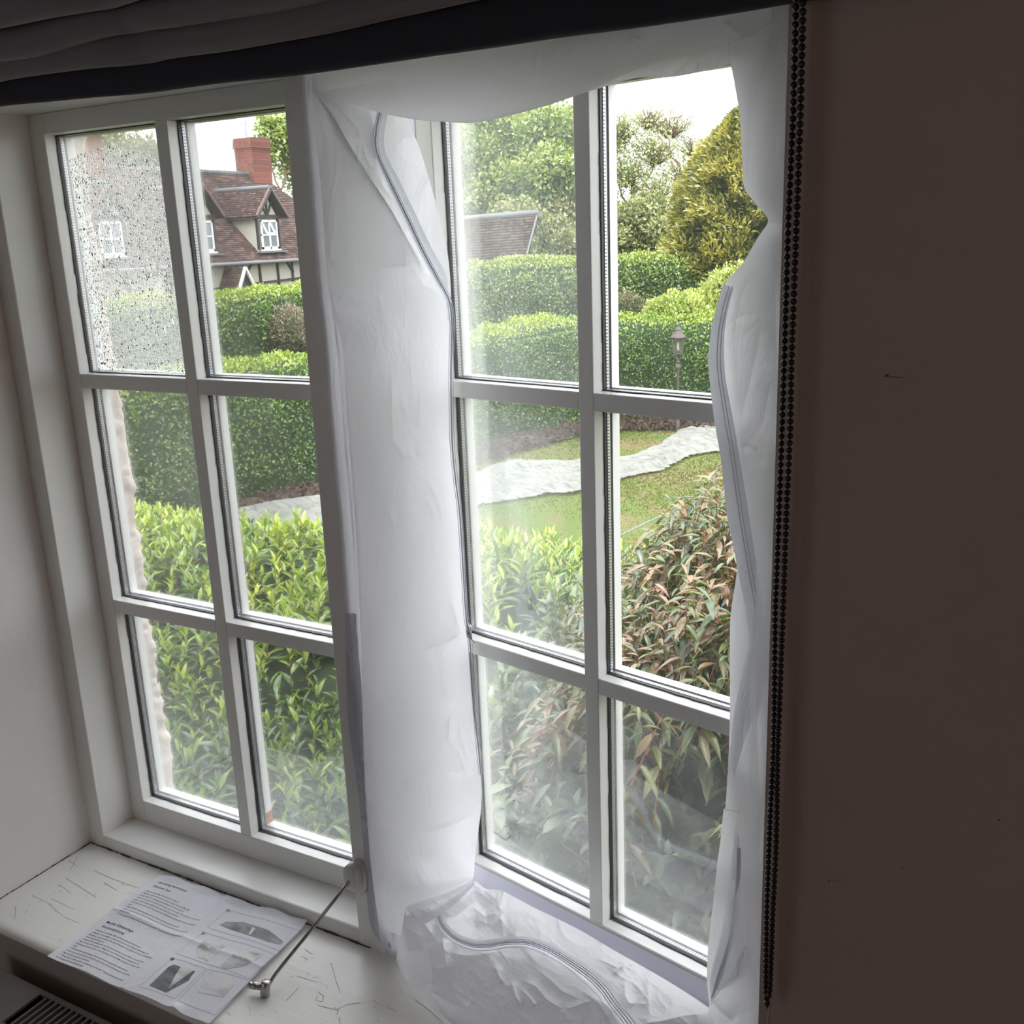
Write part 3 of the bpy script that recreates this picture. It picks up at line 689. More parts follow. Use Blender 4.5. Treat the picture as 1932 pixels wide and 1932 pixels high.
# --- right panel beside the reveal
RL = [(1380, -60), (1374, 40), (1376, 104), (1386, 159), (1396, 222), (1398, 270), (1401, 320), (1405, 357), (1428, 387), (1449, 416), (1429, 449), (1403, 494), (1371, 531), (1354, 574), (1343, 622), (1338, 675), (1341, 720), (1350, 795), (1362, 867), (1374, 976), (1384, 1027), (1390, 1077),
      (1381, 1139), (1377, 1193), (1377, 1350), (1375, 1414), (1369, 1518), (1365, 1529), (1360, 1579), (1353, 1631), (1346, 1697), (1336, 1786), (1334, 1852), (1338, 1900), (1325, 1950), (1320, 2000)]
rows = []
for i, a in enumerate(RL):
    rows.append(span((a[0], a[1], -.022 - (.02 if i > 29 else 0)), (1500, a[1] + 20, -.085), 7, .010))
CR_R = [crease([(1480, 20), (1440, 110), (1418, 180), (1414, 280), (1412, 350)], .013, 30, 16), crease([(1462, 60), (1430, 160), (1420, 230)], .006, 14), crease([(1449, 416), (1462, 300), (1468, 180)], .010, 34, 22), crease([(1449, 416), (1462, 560), (1466, 700)], .010, 26, 30),
        crease([(1376, 108), (1430, 110), (1470, 90)], .006, 14), crease([(1420, 500), (1396, 570), (1382, 650)], .006, 18), crease([(1440, 600), (1420, 700), (1395, 800)], .007, 22),
        crease([(1398, 846), (1410, 842), (1428, 852), (1440, 880)], .008, 16, 10), crease([(1410, 842), (1438, 800), (1455, 720)], .006, 20),
        crease([(1377, 1410), (1400, 1330), (1418, 1225)], .010, 12, 26), crease([(1388, 1460), (1392, 1560), (1398, 1640), (1412, 1780), (1432, 1890)], .012, 8, 30), crease([(1425, 1230), (1432, 1500), (1433, 1700)], .008, 20, 8),
        crease([(1408, 1785), (1390, 1815), (1391, 1840), (1370, 1850)], .009, 8), crease([(1338, 1880), (1375, 1845), (1408, 1785)], .008, 10, 14), crease([(1342, 1888), (1358, 1908), (1388, 1932)], .008, 8, 12), crinkle(.0022, 50, 140, 61, -.1)]
patch('hinge_panel', rows, 620, 100, M_FAB, seal, CR_R, vinv)
# zip along the hinge side
Z1L = [(1366, 535), (1354, 574), (1343, 622), (1337, 675), (1340, 720), (1349, 795), (1361, 867), (1373, 976), (1384, 1027), (1393, 1077), (1406, 1140), (1421, 1209), (1426, 1222)]
Z1R = [(1384, 545), (1374, 582), (1367, 627), (1366, 675), (1370, 720), (1384, 795), (1396, 867), (1414, 976), (1424, 1045), (1430, 1085), (1438, 1140), (1444, 1209), (1444, 1222)]
patch('zip_tape', [span((a[0] - 1, a[1], -.040), (b[0], b[1], -.052), 3, .004) for a, b in zip(Z1L, Z1R)], 260, 14, M_TAPE, seal, [crinkle(.001, 20, 9, 71)], vinv)
def cord(name, pl, y, r, mat=M_ZIP, rel=.0):
    P = catmull(np.array([(p[0], p[1], (p[2] if len(p) > 2 else y)) for p in pl], float), len(pl) * 7)
    m = MB(); m.tube([V(hit(p[0], p[1], 1, p[2])) for p in P], r, 6); o = m.build(name, mat, seal, True); o.matrix_parent_inverse = vinv; return o
mid1 = [((a[0] * .45 + b[0] * .55), (a[1] + b[1]) / 2) for a, b in zip(Z1L, Z1R)]
cord('zip_edge', [(p[0], p[1], -.0535) for p in mid1], -.05, .0006, M_TAPE)
cord('zip_edge', [(p[0] + 6, p[1], -.0545) for p in mid1], -.05, .0006, M_TAPE)
Z2L = [(1412, 1222), (1400, 1275), (1388, 1330), (1380, 1385), (1378, 1420)]; Z2R = [(1446, 1222), (1440, 1275), (1428, 1330), (1404, 1400), (1384, 1470)]
patch('zip_tape', [span((a[0], a[1], -.046), (b[0], b[1], -.056), 4, .003) for a, b in zip(Z2L, Z2R)], 90, 40, M_TAPE, seal,
      [crease([(p[0] + k, p[1]) for p in Z2L], .004, 3) for k in (8, 14, 20)], vinv)
Z3L = [(1388, 1560), (1381, 1620), (1376, 1690), (1364, 1750), (1350, 1800), (1340, 1850), (1340, 1888)]; Z3R = [(1394, 1580), (1398, 1640), (1402, 1700), (1407, 1760), (1408, 1784), (1380, 1840), (1345, 1888)]
patch('zip_tape', [span((a[0], a[1], -.046), (b[0], b[1], -.056), 4, .004) for a, b in zip(Z3L, Z3R)], 120, 40, M_TAPE, seal, [crinkle(.0015, 30, 9, 77)], vinv)
for k in (-4, 0, 5):
    cord('zip_coil' if k == 0 else 'zip_edge', [(1394 + k * .5, 1600, -.060), (1392 + k, 1690, -.060), (1386 + k, 1745, -.060), (1373 + k, 1795, -.059), (1356 + k * .8, 1845, -.057), (1343, 1882, -.055)], -.06, .0008 if k else .0011, M_ZEDGE if k else M_ZIP)

# --- zip of the left panel
ZL_ = [(735, 195), (716, 214), (708, 255), (711, 290), (735, 343), (765, 405), (795, 469), (824, 524), (846, 565), (852, 610), (851, 650), (850, 720), (852, 831), (858, 900), (867, 976), (878, 1157), (884, 1190), (889, 1250), (896, 1349), (907, 1462)]
def yLP(i):  # depth of the panel along its zip
    return [.0, -.012, -.014, -.012, -.004, .008, .022, .040, .058, .062][i] if i < 10 else .066
tp = [span((p[0] - 7, p[1] + (2 if 3 < i < 9 else 0), yLP(i) - .004), (p[0] + (17 if i < 8 else 2), p[1] - (6 if 3 < i < 8 else 0), yLP(i) + .0), 3, .002) for i, p in enumerate(ZL_)]
patch('zip_tape', tp[:10], 220, 14, M_TAPE, seal, [crinkle(.001, 20, 9, 81)], vinv)
for k, r_, mt_ in ((-3, .0005, M_ZEDGE), (1, .0013, M_ZIP), (5, .0005, M_ZEDGE)):
    cord('zip_coil' if k == 1 else 'zip_edge', [(p[0] + k, p[1], yLP(i) - .008 + (0 if i < 9 else -.004)) for i, p in enumerate(ZL_)], 0, r_, mt_)
m = MB(); a = V(hit(884, 1180, 1, .055)); b = V(hit(885, 1202, 1, .055)); m.tube([a, a.lerp(b, .5), b], [.0035, .0042, .003], 8); m.tube([b, V(hit(896, 1212, 1, .048))], .0009, 6)
m.tube([V(hit(883, 1176, 1, .052)), V(hit(886, 1192, 1, .050)), V(hit(890, 1206, 1, .049))], .0011, 6)
o = m.build('zip_slider', M_METAL, seal, True); o.matrix_parent_inverse = vinv

# --- hook tape along the foot of the open sash (flat on its bottom rail)
def sash(x, y, z): return SO + DX * (x - W_) + DY * y + Vector((0, 0, z))
m = MB(); zt, zb = ZR[5] - .004, ZR[5] - .0385; q = [sash(-.026, -.0012, zt), sash(-.026, -.0012, zb), sash(XW + .03, -.0012, zb), sash(XW + .03, -.0012, zt)]
m2 = [sash(-.026, -.0004, zt), sash(-.026, -.0004, zb), sash(XW + .03, -.0004, zb), sash(XW + .03, -.0004, zt)]
m.add(q + m2, [(0, 1, 2, 3), (7, 6, 5, 4), (0, 4, 5, 1), (3, 2, 6, 7), (0, 3, 7, 4)]); o = m.build('hook_tape', M_VSASH, seal); o.matrix_parent_inverse = vinv
m = MB(); q = [sash(x_, y_, z_) for y_ in (-.0012, -.0003) for x_, z_ in ((-.042, .02), (-.042, ZR[5] - .035), (-.027, ZR[5] - .035), (-.027, .02))]
m.add(q, [(0, 1, 2, 3), (7, 6, 5, 4), (0, 4, 5, 1), (3, 2, 6, 7), (0, 3, 7, 4)]); o = m.build('hook_tape', M_VSASH, seal); o.matrix_parent_inverse = vinv

# --- bottom panel: slack fabric heaped on the sill
BP_top = [(766, 1712), (800, 1699), (835, 1688), (866, 1674), (894, 1662), (915, 1676), (935, 1679), (952, 1683), (1009, 1713), (1055, 1735), (1100, 1758), (1150, 1788), (1203, 1818), (1250, 1845), (1300, 1876), (1338, 1902)]
BP_ty = [-.082, -.060, -.030, .0, .028, .034, .036, .034, .026, .020, .012, .004, -.004, -.012, -.02, -.03]
BP_bot = [(747, 1812), (762, 1842), (780, 1866), (800, 1886), (822, 1912), (845, 1940), (870, 1965), (900, 1990), (960, 2020), (1020, 2040), (1080, 2050), (1140, 2055), (1200, 2055), (1260, 2050), (1320, 2040), (1380, 2030)]
rows = []
NB = 9
for k in range(NB):
    s = k / (NB - 1); row = []
    for i, (a, b) in enumerate(zip(BP_top, BP_bot)):
        yb = res((b[0], b[1], 'z', ZS + .004))[2]; yb = max(yb, -.262)
        y = BP_ty[i] + (yb - BP_ty[i]) * s; hump = .030 * math.sin(math.pi * s ** .8)
        if i < 3: hump *= .5
        row.append((a[0] + (b[0] - a[0]) * s, a[1] + (b[1] - a[1]) * s, y - hump))
    rows.append(row)
ZP = [(800, 1742), (815, 1738), (828, 1732), (841, 1752), (862, 1770), (893, 1781), (919, 1782), (958, 1776), (996, 1777), (1035, 1790), (1074, 1813), (1113, 1840), (1139, 1865), (1160, 1894), (1178, 1915), (1192, 1936)]
ZPm = [(828, 1722), (832, 1738), (841, 1752), (862, 1770), (893, 1781), (919, 1782), (958, 1776), (996, 1777), (1035, 1790), (1074, 1813), (1113, 1840), (1139, 1865), (1160, 1894), (1178, 1915), (1200, 1945)]
FOLD = [(766, 1713), (800, 1741), (840, 1715), (872, 1690), (893, 1668)]
def tri(poly, amp, soft):
    """a hollow (or proud) area bounded by a polygon"""
    def f(U, Vv):
        ins = np.zeros(U.shape, bool); n = len(poly)
        for i in range(n):
            x0, y0 = poly[i]; x1, y1 = poly[(i + 1) % n]
            c = ((y0 > Vv) != (y1 > Vv)) & (U < (x1 - x0) * (Vv - y0) / (y1 - y0 + 1e-9) + x0); ins ^= c
        D, _, _ = sdist(U, Vv, list(poly) + [poly[0]]); return amp * np.where(ins, np.clip(D / soft, 0, 1), 0)
    return f
CR_B = [tri([(766, 1713), (800, 1741), (893, 1668), (894, 1660), (835, 1688)], .012, 10), tri([(803, 1742), (893, 1669), (915, 1680), (940, 1700), (950, 1770), (900, 1776), (862, 1768), (835, 1745)], -.022, 26),
        crease([(766, 1713), (765, 1745), (768, 1785), (775, 1805)], .012, 6, 26), crease([(766, 1713), (800, 1742), (835, 1790), (850, 1800)], .008, 10), crease([(1009, 1717), (985, 1745), (960, 1768)], .006, 12, 20), crease([(890, 1710), (915, 1728), (940, 1722)], .007, 10), crease([(895, 1735), (930, 1745), (950, 1728)], .006, 10),
        crease([(808, 1869), (830, 1880), (858, 1895), (882, 1905)], .012, 8, 26), crease([(808, 1869), (816, 1840), (812, 1810), (806, 1790)], .010, 14, 8), crease([(835, 1770), (838, 1800), (842, 1825)], .009, 8), crease([(850, 1800), (880, 1803), (902, 1802), (940, 1795)], .006, 8, 14),
        crease([(932, 1820), (940, 1840), (950, 1855)], .007, 6), crease([(965, 1850), (972, 1880), (985, 1898)], .008, 6), crease([(982, 1865), (1000, 1885), (1011, 1900)], .008, 6), crease([(985, 1850), (1010, 1860), (1030, 1885), (1062, 1905)], .009, 9), crease([(1062, 1905), (1090, 1898), (1116, 1888)], .008, 7),
        crease([(1062, 1905), (1070, 1932)], .008, 7), crease([(1010, 1825), (1040, 1850), (1060, 1870), (1095, 1885)], .007, 10), crease([(1100, 1870), (1130, 1895), (1150, 1925)], .006, 8),
        crease([(1155, 1838), (1180, 1820), (1203, 1818)], .006, 8), crease([(1128, 1808), (1165, 1826), (1182, 1822)], .006, 6), crease([(1330, 1912), (1290, 1916), (1250, 1926), (1200, 1934)], .010, 10, 22),
        crease([(1178, 1850), (1180, 1880), (1190, 1900)], .006, 8), crinkle(.0042, 70, 50, 91, .6), crinkle(.0010, 30, 22, 94, .9)]
patch('bottom_panel', rows, 250, 340, M_FAB, seal, CR_B, vinv)
CU = [((766, 1711), (802, 1743)), ((800, 1698), (829, 1727)), ((835, 1687), (853, 1710)), ((866, 1674), (874, 1691)), ((895, 1660), (895, 1669))]
rows = [[(a[0] + (b[0] - a[0]) * s_, a[1] + (b[1] - a[1]) * s_, y_ - .012 - .010 * math.sin(math.pi * s_)) for (a, b), y_ in zip(CU, (-.105, -.085, -.055, -.025, .012))] for s_ in (0, .33, .66, 1)]
patch('cuff', rows, 30, 90, M_FAB2, seal, [crinkle(.0015, 40, 14, 87, .5)], vinv)
def yat(u, v, base=.0):   # depth on the heap
    best = None
    P = BP_top; 
    i = min(range(len(P)), key=lambda k: abs(P[k][0] - u)); i = max(0, min(len(P) - 1, i)); a, b = P[i], BP_bot[i]
    s = max(0, min(1, (v - a[1]) / (b[1] - a[1]))); yb = max(res((b[0], b[1], 'z', ZS + .004))[2], -.262)
    return BP_ty[i] + (yb - BP_ty[i]) * s - .030 * math.sin(math.pi * s ** .8)
ZY = [yat(p[0], p[1]) for p in ZPm]; ZY = [(ZY[max(0, i - 1)] + ZY[i] + ZY[min(len(ZY) - 1, i + 1)]) / 3 for i in range(len(ZY))]
nrm = []
for i, p in enumerate(ZPm):
    a, b = ZPm[max(0, i - 1)], ZPm[min(len(ZPm) - 1, i + 1)]; d = np.array([b[0] - a[0], b[1] - a[1]], float); d /= np.linalg.norm(d); nrm.append((d[1], -d[0]))
wid = [7, 7, 8, 8, 9, 9, 9, 9, 10, 11, 13, 14, 15, 16, 18]
patch('zip_tape', [span((p[0] - n_[0] * w_, p[1] - n_[1] * w_, y - .013), (p[0] + n_[0] * w_, p[1] + n_[1] * w_, y - .013), 3, .003) for p, n_, w_, y in zip(ZPm, nrm, wid, ZY)], 260, 12, M_FAB2, seal, [crinkle(.0008, 14, 14, 97)], vinv)
for k, r_, mt_ in ((-.62, .0006, M_ZEDGE), (-.28, .0008, M_ZIP), (.05, .0008, M_ZIP), (.4, .0006, M_ZEDGE)):
    cord('zip_coil' if mt_ is M_ZIP else 'zip_edge', [(p[0] + n_[0] * w_ * k, p[1] + n_[1] * w_ * k, y - .0165) for p, n_, w_, y in zip(ZPm, nrm, wid, ZY)], 0, r_, mt_)
cord('stitching', [(p[0] - n_[0] * w_ * 1.25 + 2 * math.sin(i * 2.3), p[1] - n_[1] * w_ * 1.25, y - .0145) for i, (p, n_, w_, y) in enumerate(zip(ZPm, nrm, wid, ZY))], 0, .0005, M_TAPE)

# ================================================================== INSTRUCTION SHEET
pc = [hit(301.8, 1650.7, 2, ZS + .003), hit(580, 1740, 2, ZS + .006), hit(89.3, 1805.6, 2, ZS + .004), hit(394, 1931, 2, ZS + .004)]
def pap(s, t, lift=0.):
    """paper coordinates 0..1 -> point; the sheet lies in shallow waves and sags over the nose of the board"""
    p = (pc[0] * (1 - s) + pc[1] * s) * (1 - t) + (pc[2] * (1 - s) + pc[3] * s) * t
    z = p[2] + .0022 * math.sin(s * 9 + 1.2 * t) * (1 - .5 * t) + .0016 * math.sin(s * 17 - 3 * t) * t + .0012 * math.sin(t * 7 + 4 * s)
    z += .0032 * math.exp(-abs(s - .49) / .03) * (1 - .3 * t)          # centre crease
    z += .0018 * math.exp(-abs(t - .44 - .05 * s) / .02)              # cross crease
    z += .005 * math.exp(-((t - 1.0) / .05) ** 2) * math.exp(-((s - .80) / .03) ** 2)
    if t < .06: z += (.06 - t) * .06 * math.sin(s * 14) ** 2
    z = max(z, ZS + .0007 - .004 * (p[0] - .1)) if t < .9 else z
    return Vector((p[0], p[1], z + lift))
def mappoly(pts2, faces, lift, mat, name, parent, sm=False):
    o = link(name, npmesh2([pap(x, y, lift) for x, y in pts2], faces, name), mat, parent, sm); return o
def npmesh2(v, f, name='m'):
    me = bpy.data.meshes.new(name); me.from_pydata([tuple(p) for p in v], [], [tuple(q) for q in f]); me.update(); return me
mp_ = Mat('white_copy_paper'); d = mp_.n('ShaderNodeBsdfDiffuse'); d.inputs[0].default_value = (.80, .81, .88, 1); t_ = mp_.n('ShaderNodeBsdfTranslucent'); t_.inputs[0].default_value = (.8, .8, .86, 1)
bp_ = mp_.bump(mp_.noise(14, 5, .6, dist=1.5), .35, .004); mp_.l(bp_, d.inputs['Normal']); mp_.out(mp_.mixs(.15, d.outputs[0], t_.outputs[0]))
NS, NT = 150, 110
sheet = link('instruction_sheet', npmesh('sheet', [pap(i / (NS - 1), j / (NT - 1)) for j in range(NT) for i in range(NS)], gridfaces(NT, NS)[:, ::-1]), mp_.m, None, True)
tag(sheet, 'creased white instruction sheet in English and German lying on the window board', 'paper')
def uv2st(u, v):
    p = hit(u, v, 2, ZS + .004); s, t = .5, .5
    for _ in range(12):
        q = (pc[0] * (1 - s) + pc[1] * s) * (1 - t) + (pc[2] * (1 - s) + pc[3] * s) * t
        ds = ((pc[1] - pc[0]) * (1 - t) + (pc[3] - pc[2]) * t)[:2]; dt = ((pc[2] - pc[0]) * (1 - s) + (pc[3] - pc[1]) * s)[:2]
        A_ = np.array([ds, dt]).T; e = np.linalg.solve(A_, p[:2] - q[:2]); s += e[0]; t += e[1]
    return s, t
def c5(x, y): return uv2st(60 + x / 3.578, 1620 + y / 3.578)
def ink(name, v): return simple(name, v, .7)
M_INK = ink('printed_ink', (.035, .035, .05)); M_GREY = ink('grey_print', (.28, .28, .30)); M_LGREY = ink('light_grey_print', (.52, .52, .54)); M_DGREY = ink('dark_grey_print', (.10, .10, .11))
def text(lines, name):
    vs = []; fs = []
    for s0, t0, hgt, wmax, body in lines:
        cu = bpy.data.curves.new('t', 'FONT'); cu.body = body; cu.size = 1; cu.resolution_u = 1; cu.offset = .006
        ob = bpy.data.objects.new('t', cu); COL.objects.link(ob); bpy.context.view_layer.update()
        me = ob.to_mesh(); co = [(v.co.x, v.co.y) for v in me.vertices]; W0 = max(c[0] for c in co); sc = hgt
        # the sheet is 297 x 210 mm
        k = min(sc, wmax * 297 / W0) if wmax else sc
        b = len(vs); vs += [(s0 + x * k / 297, t0 - y * k / 210) for x, y in co]; fs += [tuple(i + b for i in p.vertices) for p in me.polygons]
        ob.to_mesh_clear(); bpy.data.objects.remove(ob); bpy.data.curves.remove(cu)
    return mappoly(vs, fs, .00035, M_INK, name, sheet)
h1 = c5(855, 163); h2 = c5(820, 190); h3 = c5(508, 425); h4 = c5(477, 452); e0 = c5(765, 222); e9 = c5(577, 372); g0 = c5(428, 476); g9 = c5(166, 662)
for h_, b_ in ((h1, 'Operating Instruction'), (h2, 'Window Seal'), (h3, 'Mobile Klimaanlage'), (h4, 'Fensterdichtung')): text([(h_[0], h_[1] + .012, 7.0, 0, b_)], 'heading')
EN = ['1. Mark the middle (M) of the window seal (Fig. 1)', '2. Mark the middle of the window frame and the casement (Fig. 2-4)', 'meaning: Figure 2 a tilted window and Figure 3 an open window', '3. Stick the hook tape on the front side (in most cases 1 cm wide) of the casement or on the inner',
      'surface of the casement (where the window handle is attached)', '4. First fasten side A, then side B, starting in the middle and working all the way to the left and', 'right.', '5. IMPORTANT! When fastening, point A must be exactly opposite point B.',
      '6. When closing the window, take care that the seal is not jammed between the casement and the', 'window frame.', '7. Open the zip preferably at the positions marked with "S" and attach the exhaust air hose.']
GE = ['1. Markieren Sie die Mitte (M) der Fensterdichtung (Abbildung 1)', '2. Markieren Sie die Mitte des Fensterrahmens und des Flügels (Abbildung 2-4)', '(Abbildung 2 zeigt ein offenes Fenster, Abbildung 3 ein geneigtes Fenster und Abbildung', '4 ein offenes Dachfenster)',
      '3. Kleben Sie das Klettband an die Vorderseite (in den meisten Fällen 1 cm breit) der', 'Flügel oder an die Innenseite der Flügel (an der der Fensterrahmen angebracht ist).', '4. Befestigen Sie zuerst Seite A. Seite B, beginnend in der Mitte und ganz nach links und', 'rechts.',
      '5. WICHTIG! Bei der Befestigung muss Punkt A genau gegenüber Punkt B liegen.', '6. Achten Sie beim Schließen des Fensters darauf, dass sich die Dichtung nicht zwischen', 'Flügel und Fensterrahmen einklemmt.', '7. Öffnen Sie den Reißverschluss vorzugsweise an den mit "S" gekennzeichneten Stellen', 'und befestigen Sie den Abluftschlauch']
bl_ = []
for i, s_ in enumerate(EN): k = i / (len(EN) - 1); bl_.append((e0[0] + (e9[0] - e0[0]) * k, e0[1] + (e9[1] - e0[1]) * k + .005, 3.5, .44, s_))
for i, s_ in enumerate(GE): k = i / (len(GE) - 1); bl_.append((g0[0] + (g9[0] - g0[0]) * k, g0[1] + (g9[1] - g0[1]) * k + .005, 3.5, .44, s_))
text(bl_, 'body_text')['kind'] = 'stuff'
def polyprint(name, pts, mat, lift=.0003, sub=6):
    q = [c5(*p) for p in pts]; cx = sum(p[0] for p in q) / len(q); cy = sum(p[1] for p in q) / len(q); v = [(cx, cy)]; f = []
    ring = []
    for i in range(len(q)):
        a, b = q[i], q[(i + 1) % len(q)]
        for k in range(sub): ring.append((a[0] + (b[0] - a[0]) * k / sub, a[1] + (b[1] - a[1]) * k / sub))
    n = len(ring); L = 5
    for l in range(1, L + 1): v += [(cx + (p[0] - cx) * l / L, cy + (p[1] - cy) * l / L) for p in ring]
    for i in range(n): f.append((0, 1 + i, 1 + (i + 1) % n))
    for l in range(L - 1):
        for i in range(n): f.append((1 + l * n + i, 1 + (l + 1) * n + i, 1 + (l + 1) * n + (i + 1) % n, 1 + l * n + (i + 1) % n))
    return mappoly(v, f, lift, mat, name, sheet)
def figmat(name, a, b, sc):
    m = Mat(name); n = m.noise(sc, 3, .5, stretch=(1, 3, 1), dist=1); return m.out(m.prin(m.ramp(n, [(.35, a), (.62, b)]), .6))
F1 = figmat('figure_print_mid', (.16, .17, .18), (.34, .35, .36), 18); F2 = figmat('figure_print_light', (.30, .30, .31), (.66, .66, .68), 22); F3 = figmat('figure_print_dark', (.05, .055, .065), (.17, .18, .20), 20); F4 = figmat('figure_print_pale', (.48, .48, .50), (.68, .68, .70), 20)
polyprint('printed_figure', [(1268, 440), (1312, 422), (1430, 430), (1600, 495), (1700, 567), (1680, 587), (1600, 572), (1460, 522), (1335, 472)], F1)
polyprint('printed_figure', [(1205, 520), (1310, 597), (1183, 705), (1166, 685), (1125, 672), (1117, 600)], F2)
polyprint('printed_figure', [(1405, 625), (1560, 657), (1522, 695), (1440, 742), (1310, 762), (1268, 738)], F2)
polyprint('printed_figure', [(928, 740), (960, 727), (1105, 770), (1080, 800), (1060, 830), (908, 913), (795, 868)], F3)
polyprint('printed_figure', [(1008, 742), (1092, 768), (975, 850), (925, 888), (960, 820)], F2, .0005)
polyprint('printed_figure', [(1205, 765), (1362, 815), (1362, 872), (1295, 943), (1128, 905), (1165, 820)], F4)
polyprint('printed_figure', [(1490, 470), (1512, 478), (1478, 523), (1462, 518)], F4, .0005)
m = MB()
def lineprint(a, b, wd=.0007):
    a, b = c5(*a), c5(*b); n = 24
    for k in range(n):
        p = [(a[0] + (b[0] - a[0]) * t, a[1] + (b[1] - a[1]) * t) for t in (k / n, (k + 1) / n)]
        dx, dy = b[0] - a[0], b[1] - a[1]; L = math.hypot(dx * 297, dy * 210); ox, oy = -dy * 210 / L * .22 / 297, dx * 297 / L * .22 / 210
        m.add([pap(p[0][0] - ox, p[0][1] - oy, .0003), pap(p[1][0] - ox, p[1][1] - oy, .0003), pap(p[1][0] + ox, p[1][1] + oy, .0003), pap(p[0][0] + ox, p[0][1] + oy, .0003)], [(0, 1, 2, 3)])
for bx in ([(1325, 343), (1825, 500), (1680, 632), (1185, 457)], [(1160, 492), (1645, 655), (1470, 822), (975, 645)], [(955, 680), (1180, 752), (965, 948), (725, 872)], [(1195, 757), (1480, 835), (1235, 1056), (985, 958)]):
    for i in range(4): lineprint(bx[i], bx[(i + 1) % 4])
m.build('figure_border', M_GREY, sheet)
for (x, y), mt_, nn in (((1325, 348), M_GREY, '1'), ((1160, 498), M_GREY, '2'), ((950, 685), M_INK, '3')):
    s_, t_ = c5(x, y); a = .009; b = .010
    mappoly([(s_ - a, t_ - b), (s_ + a, t_ - b), (s_ + a, t_ + b), (s_ - a, t_ + b)], [(0, 1, 2, 3)], .0006, mt_, 'number_box', sheet)
    cu = bpy.data.curves.new('t', 'FONT'); cu.body = nn; ob = bpy.data.objects.new('t', cu); COL.objects.link(ob); bpy.context.view_layer.update(); me = ob.to_mesh()
    mappoly([(s_ - .004 + v.co.x * 4.4 / 297, t_ + .0065 - v.co.y * 4.4 / 210) for v in me.vertices], [tuple(p.vertices) for p in me.polygons], .0008, mp_.m, 'figure_number', sheet)
    ob.to_mesh_clear(); bpy.data.objects.remove(ob)
# ================================================================== THE GARDEN
GZ = -4.7
rng = np.random.RandomState(11)
def setattr_tone(me, tones):
    a = me.attributes.new('tone', 'FLOAT', 'POINT'); a.data.foreach_set('value', np.asarray(tones, np.float32))
LEAF_D = np.array([[0, 0, 0], [.5, .5, .10], [0, 1, -.05], [-.5, .5, .10]]); LEAF_DF = np.array([[0, 1, 2], [0, 2, 3]])
def rot_from(dirs, ups):
    """rows -> matrices whose local y is dirs and whose local z leans to ups"""
    y = dirs / (np.linalg.norm(dirs, axis=1, keepdims=True) + 1e-9); x = np.cross(y, ups); x /= (np.linalg.norm(x, axis=1, keepdims=True) + 1e-9); z = np.cross(x, y)
    return np.stack([x, y, z], 2)
def leaves(name, P, Dr, Up, size, width, tone, mat, parent=None, base=LEAF_D, faces=LEAF_DF, kind='stuff', jit=.35):
    n = len(P); Dr = Dr + rng.normal(0, jit, (n, 3)); Up = Up + rng.normal(0, jit, (n, 3)); Mx = rot_from(Dr, Up)
    b = base[None] * np.stack([size * width, size, size], 1)[:, None, :]
    v = np.einsum('nij,nkj->nki', Mx, b) + P[:, None, :]; k = len(base)
    f = (faces[None] + (np.arange(n) * k)[:, None, None]).reshape(-1, faces.shape[1])
    me = npmesh(name, v.reshape(-1, 3), f); setattr_tone(me, np.repeat(tone, k)); o = link(name, me, mat, parent)
    if kind: o['kind'] = kind
    return o
# ---- ground
def groundmat():
    m = Mat('patchy_lawn'); a = m.noise(.55, 5, .6, dist=.6); b = m.noise(7, 5, .7); c = m.noise(60, 4, .7)
    g = m.mix(c, (.055, .085, .014, 1), (.11, .15, .03, 1)); dry = m.mix(c, (.10, .078, .035, 1), (.19, .145, .075, 1))
    f = m.math('ADD', m.math('MULTIPLY', a, .75), m.math('MULTIPLY', b, .25)); k = m.ramp(f, [(.44, (0, 0, 0)), (.56, (1, 1, 1))])
    return m.out(m.prin(m.mix(k, g, dry), .9, m.bump(c, .6, .03), spec=.2))
v = []; n_ = 120
for i in range(n_):
    for j in range(n_):
        x = -70 + 130 * i / (n_ - 1); y = .3 + 90 * j / (n_ - 1); v.append((x, y, GZ + .05 * mnoise.noise(Vector((x * .25, y * .25, 0))) * (y > 3)))
gnd = tag(link('ground', npmesh('ground', v, gridfaces(n_, n_)[:, ::-1]), groundmat(), None, True), 'patchy green and straw-brown garden lawn below the window', kind='structure')
# grass tufts on the visible part of the lawn
N = 90000; X = rng.uniform(-11.5, -1.5, N); Y = rng.uniform(8, 23, N)
tn = vnoise(X * .9 + 20, Y * .9, 5)
o = leaves('grass_blades', np.stack([X, Y, np.full(N, GZ - .02)], 1), np.tile([0, 0, 1.], (N, 1)), np.tile([0, 1., 0], (N, 1)), rng.uniform(.035, .07, N), np.full(N, .3), np.clip(tn - .35, 0, .6), leafmat('lawn_grass', [(0, (.045, .075, .012)), (.4, (.09, .135, .022)), (.75, (.13, .15, .035)), (1, (.16, .13, .06))], gloss=.02), gnd)
o['label'] = 'short lawn grass'
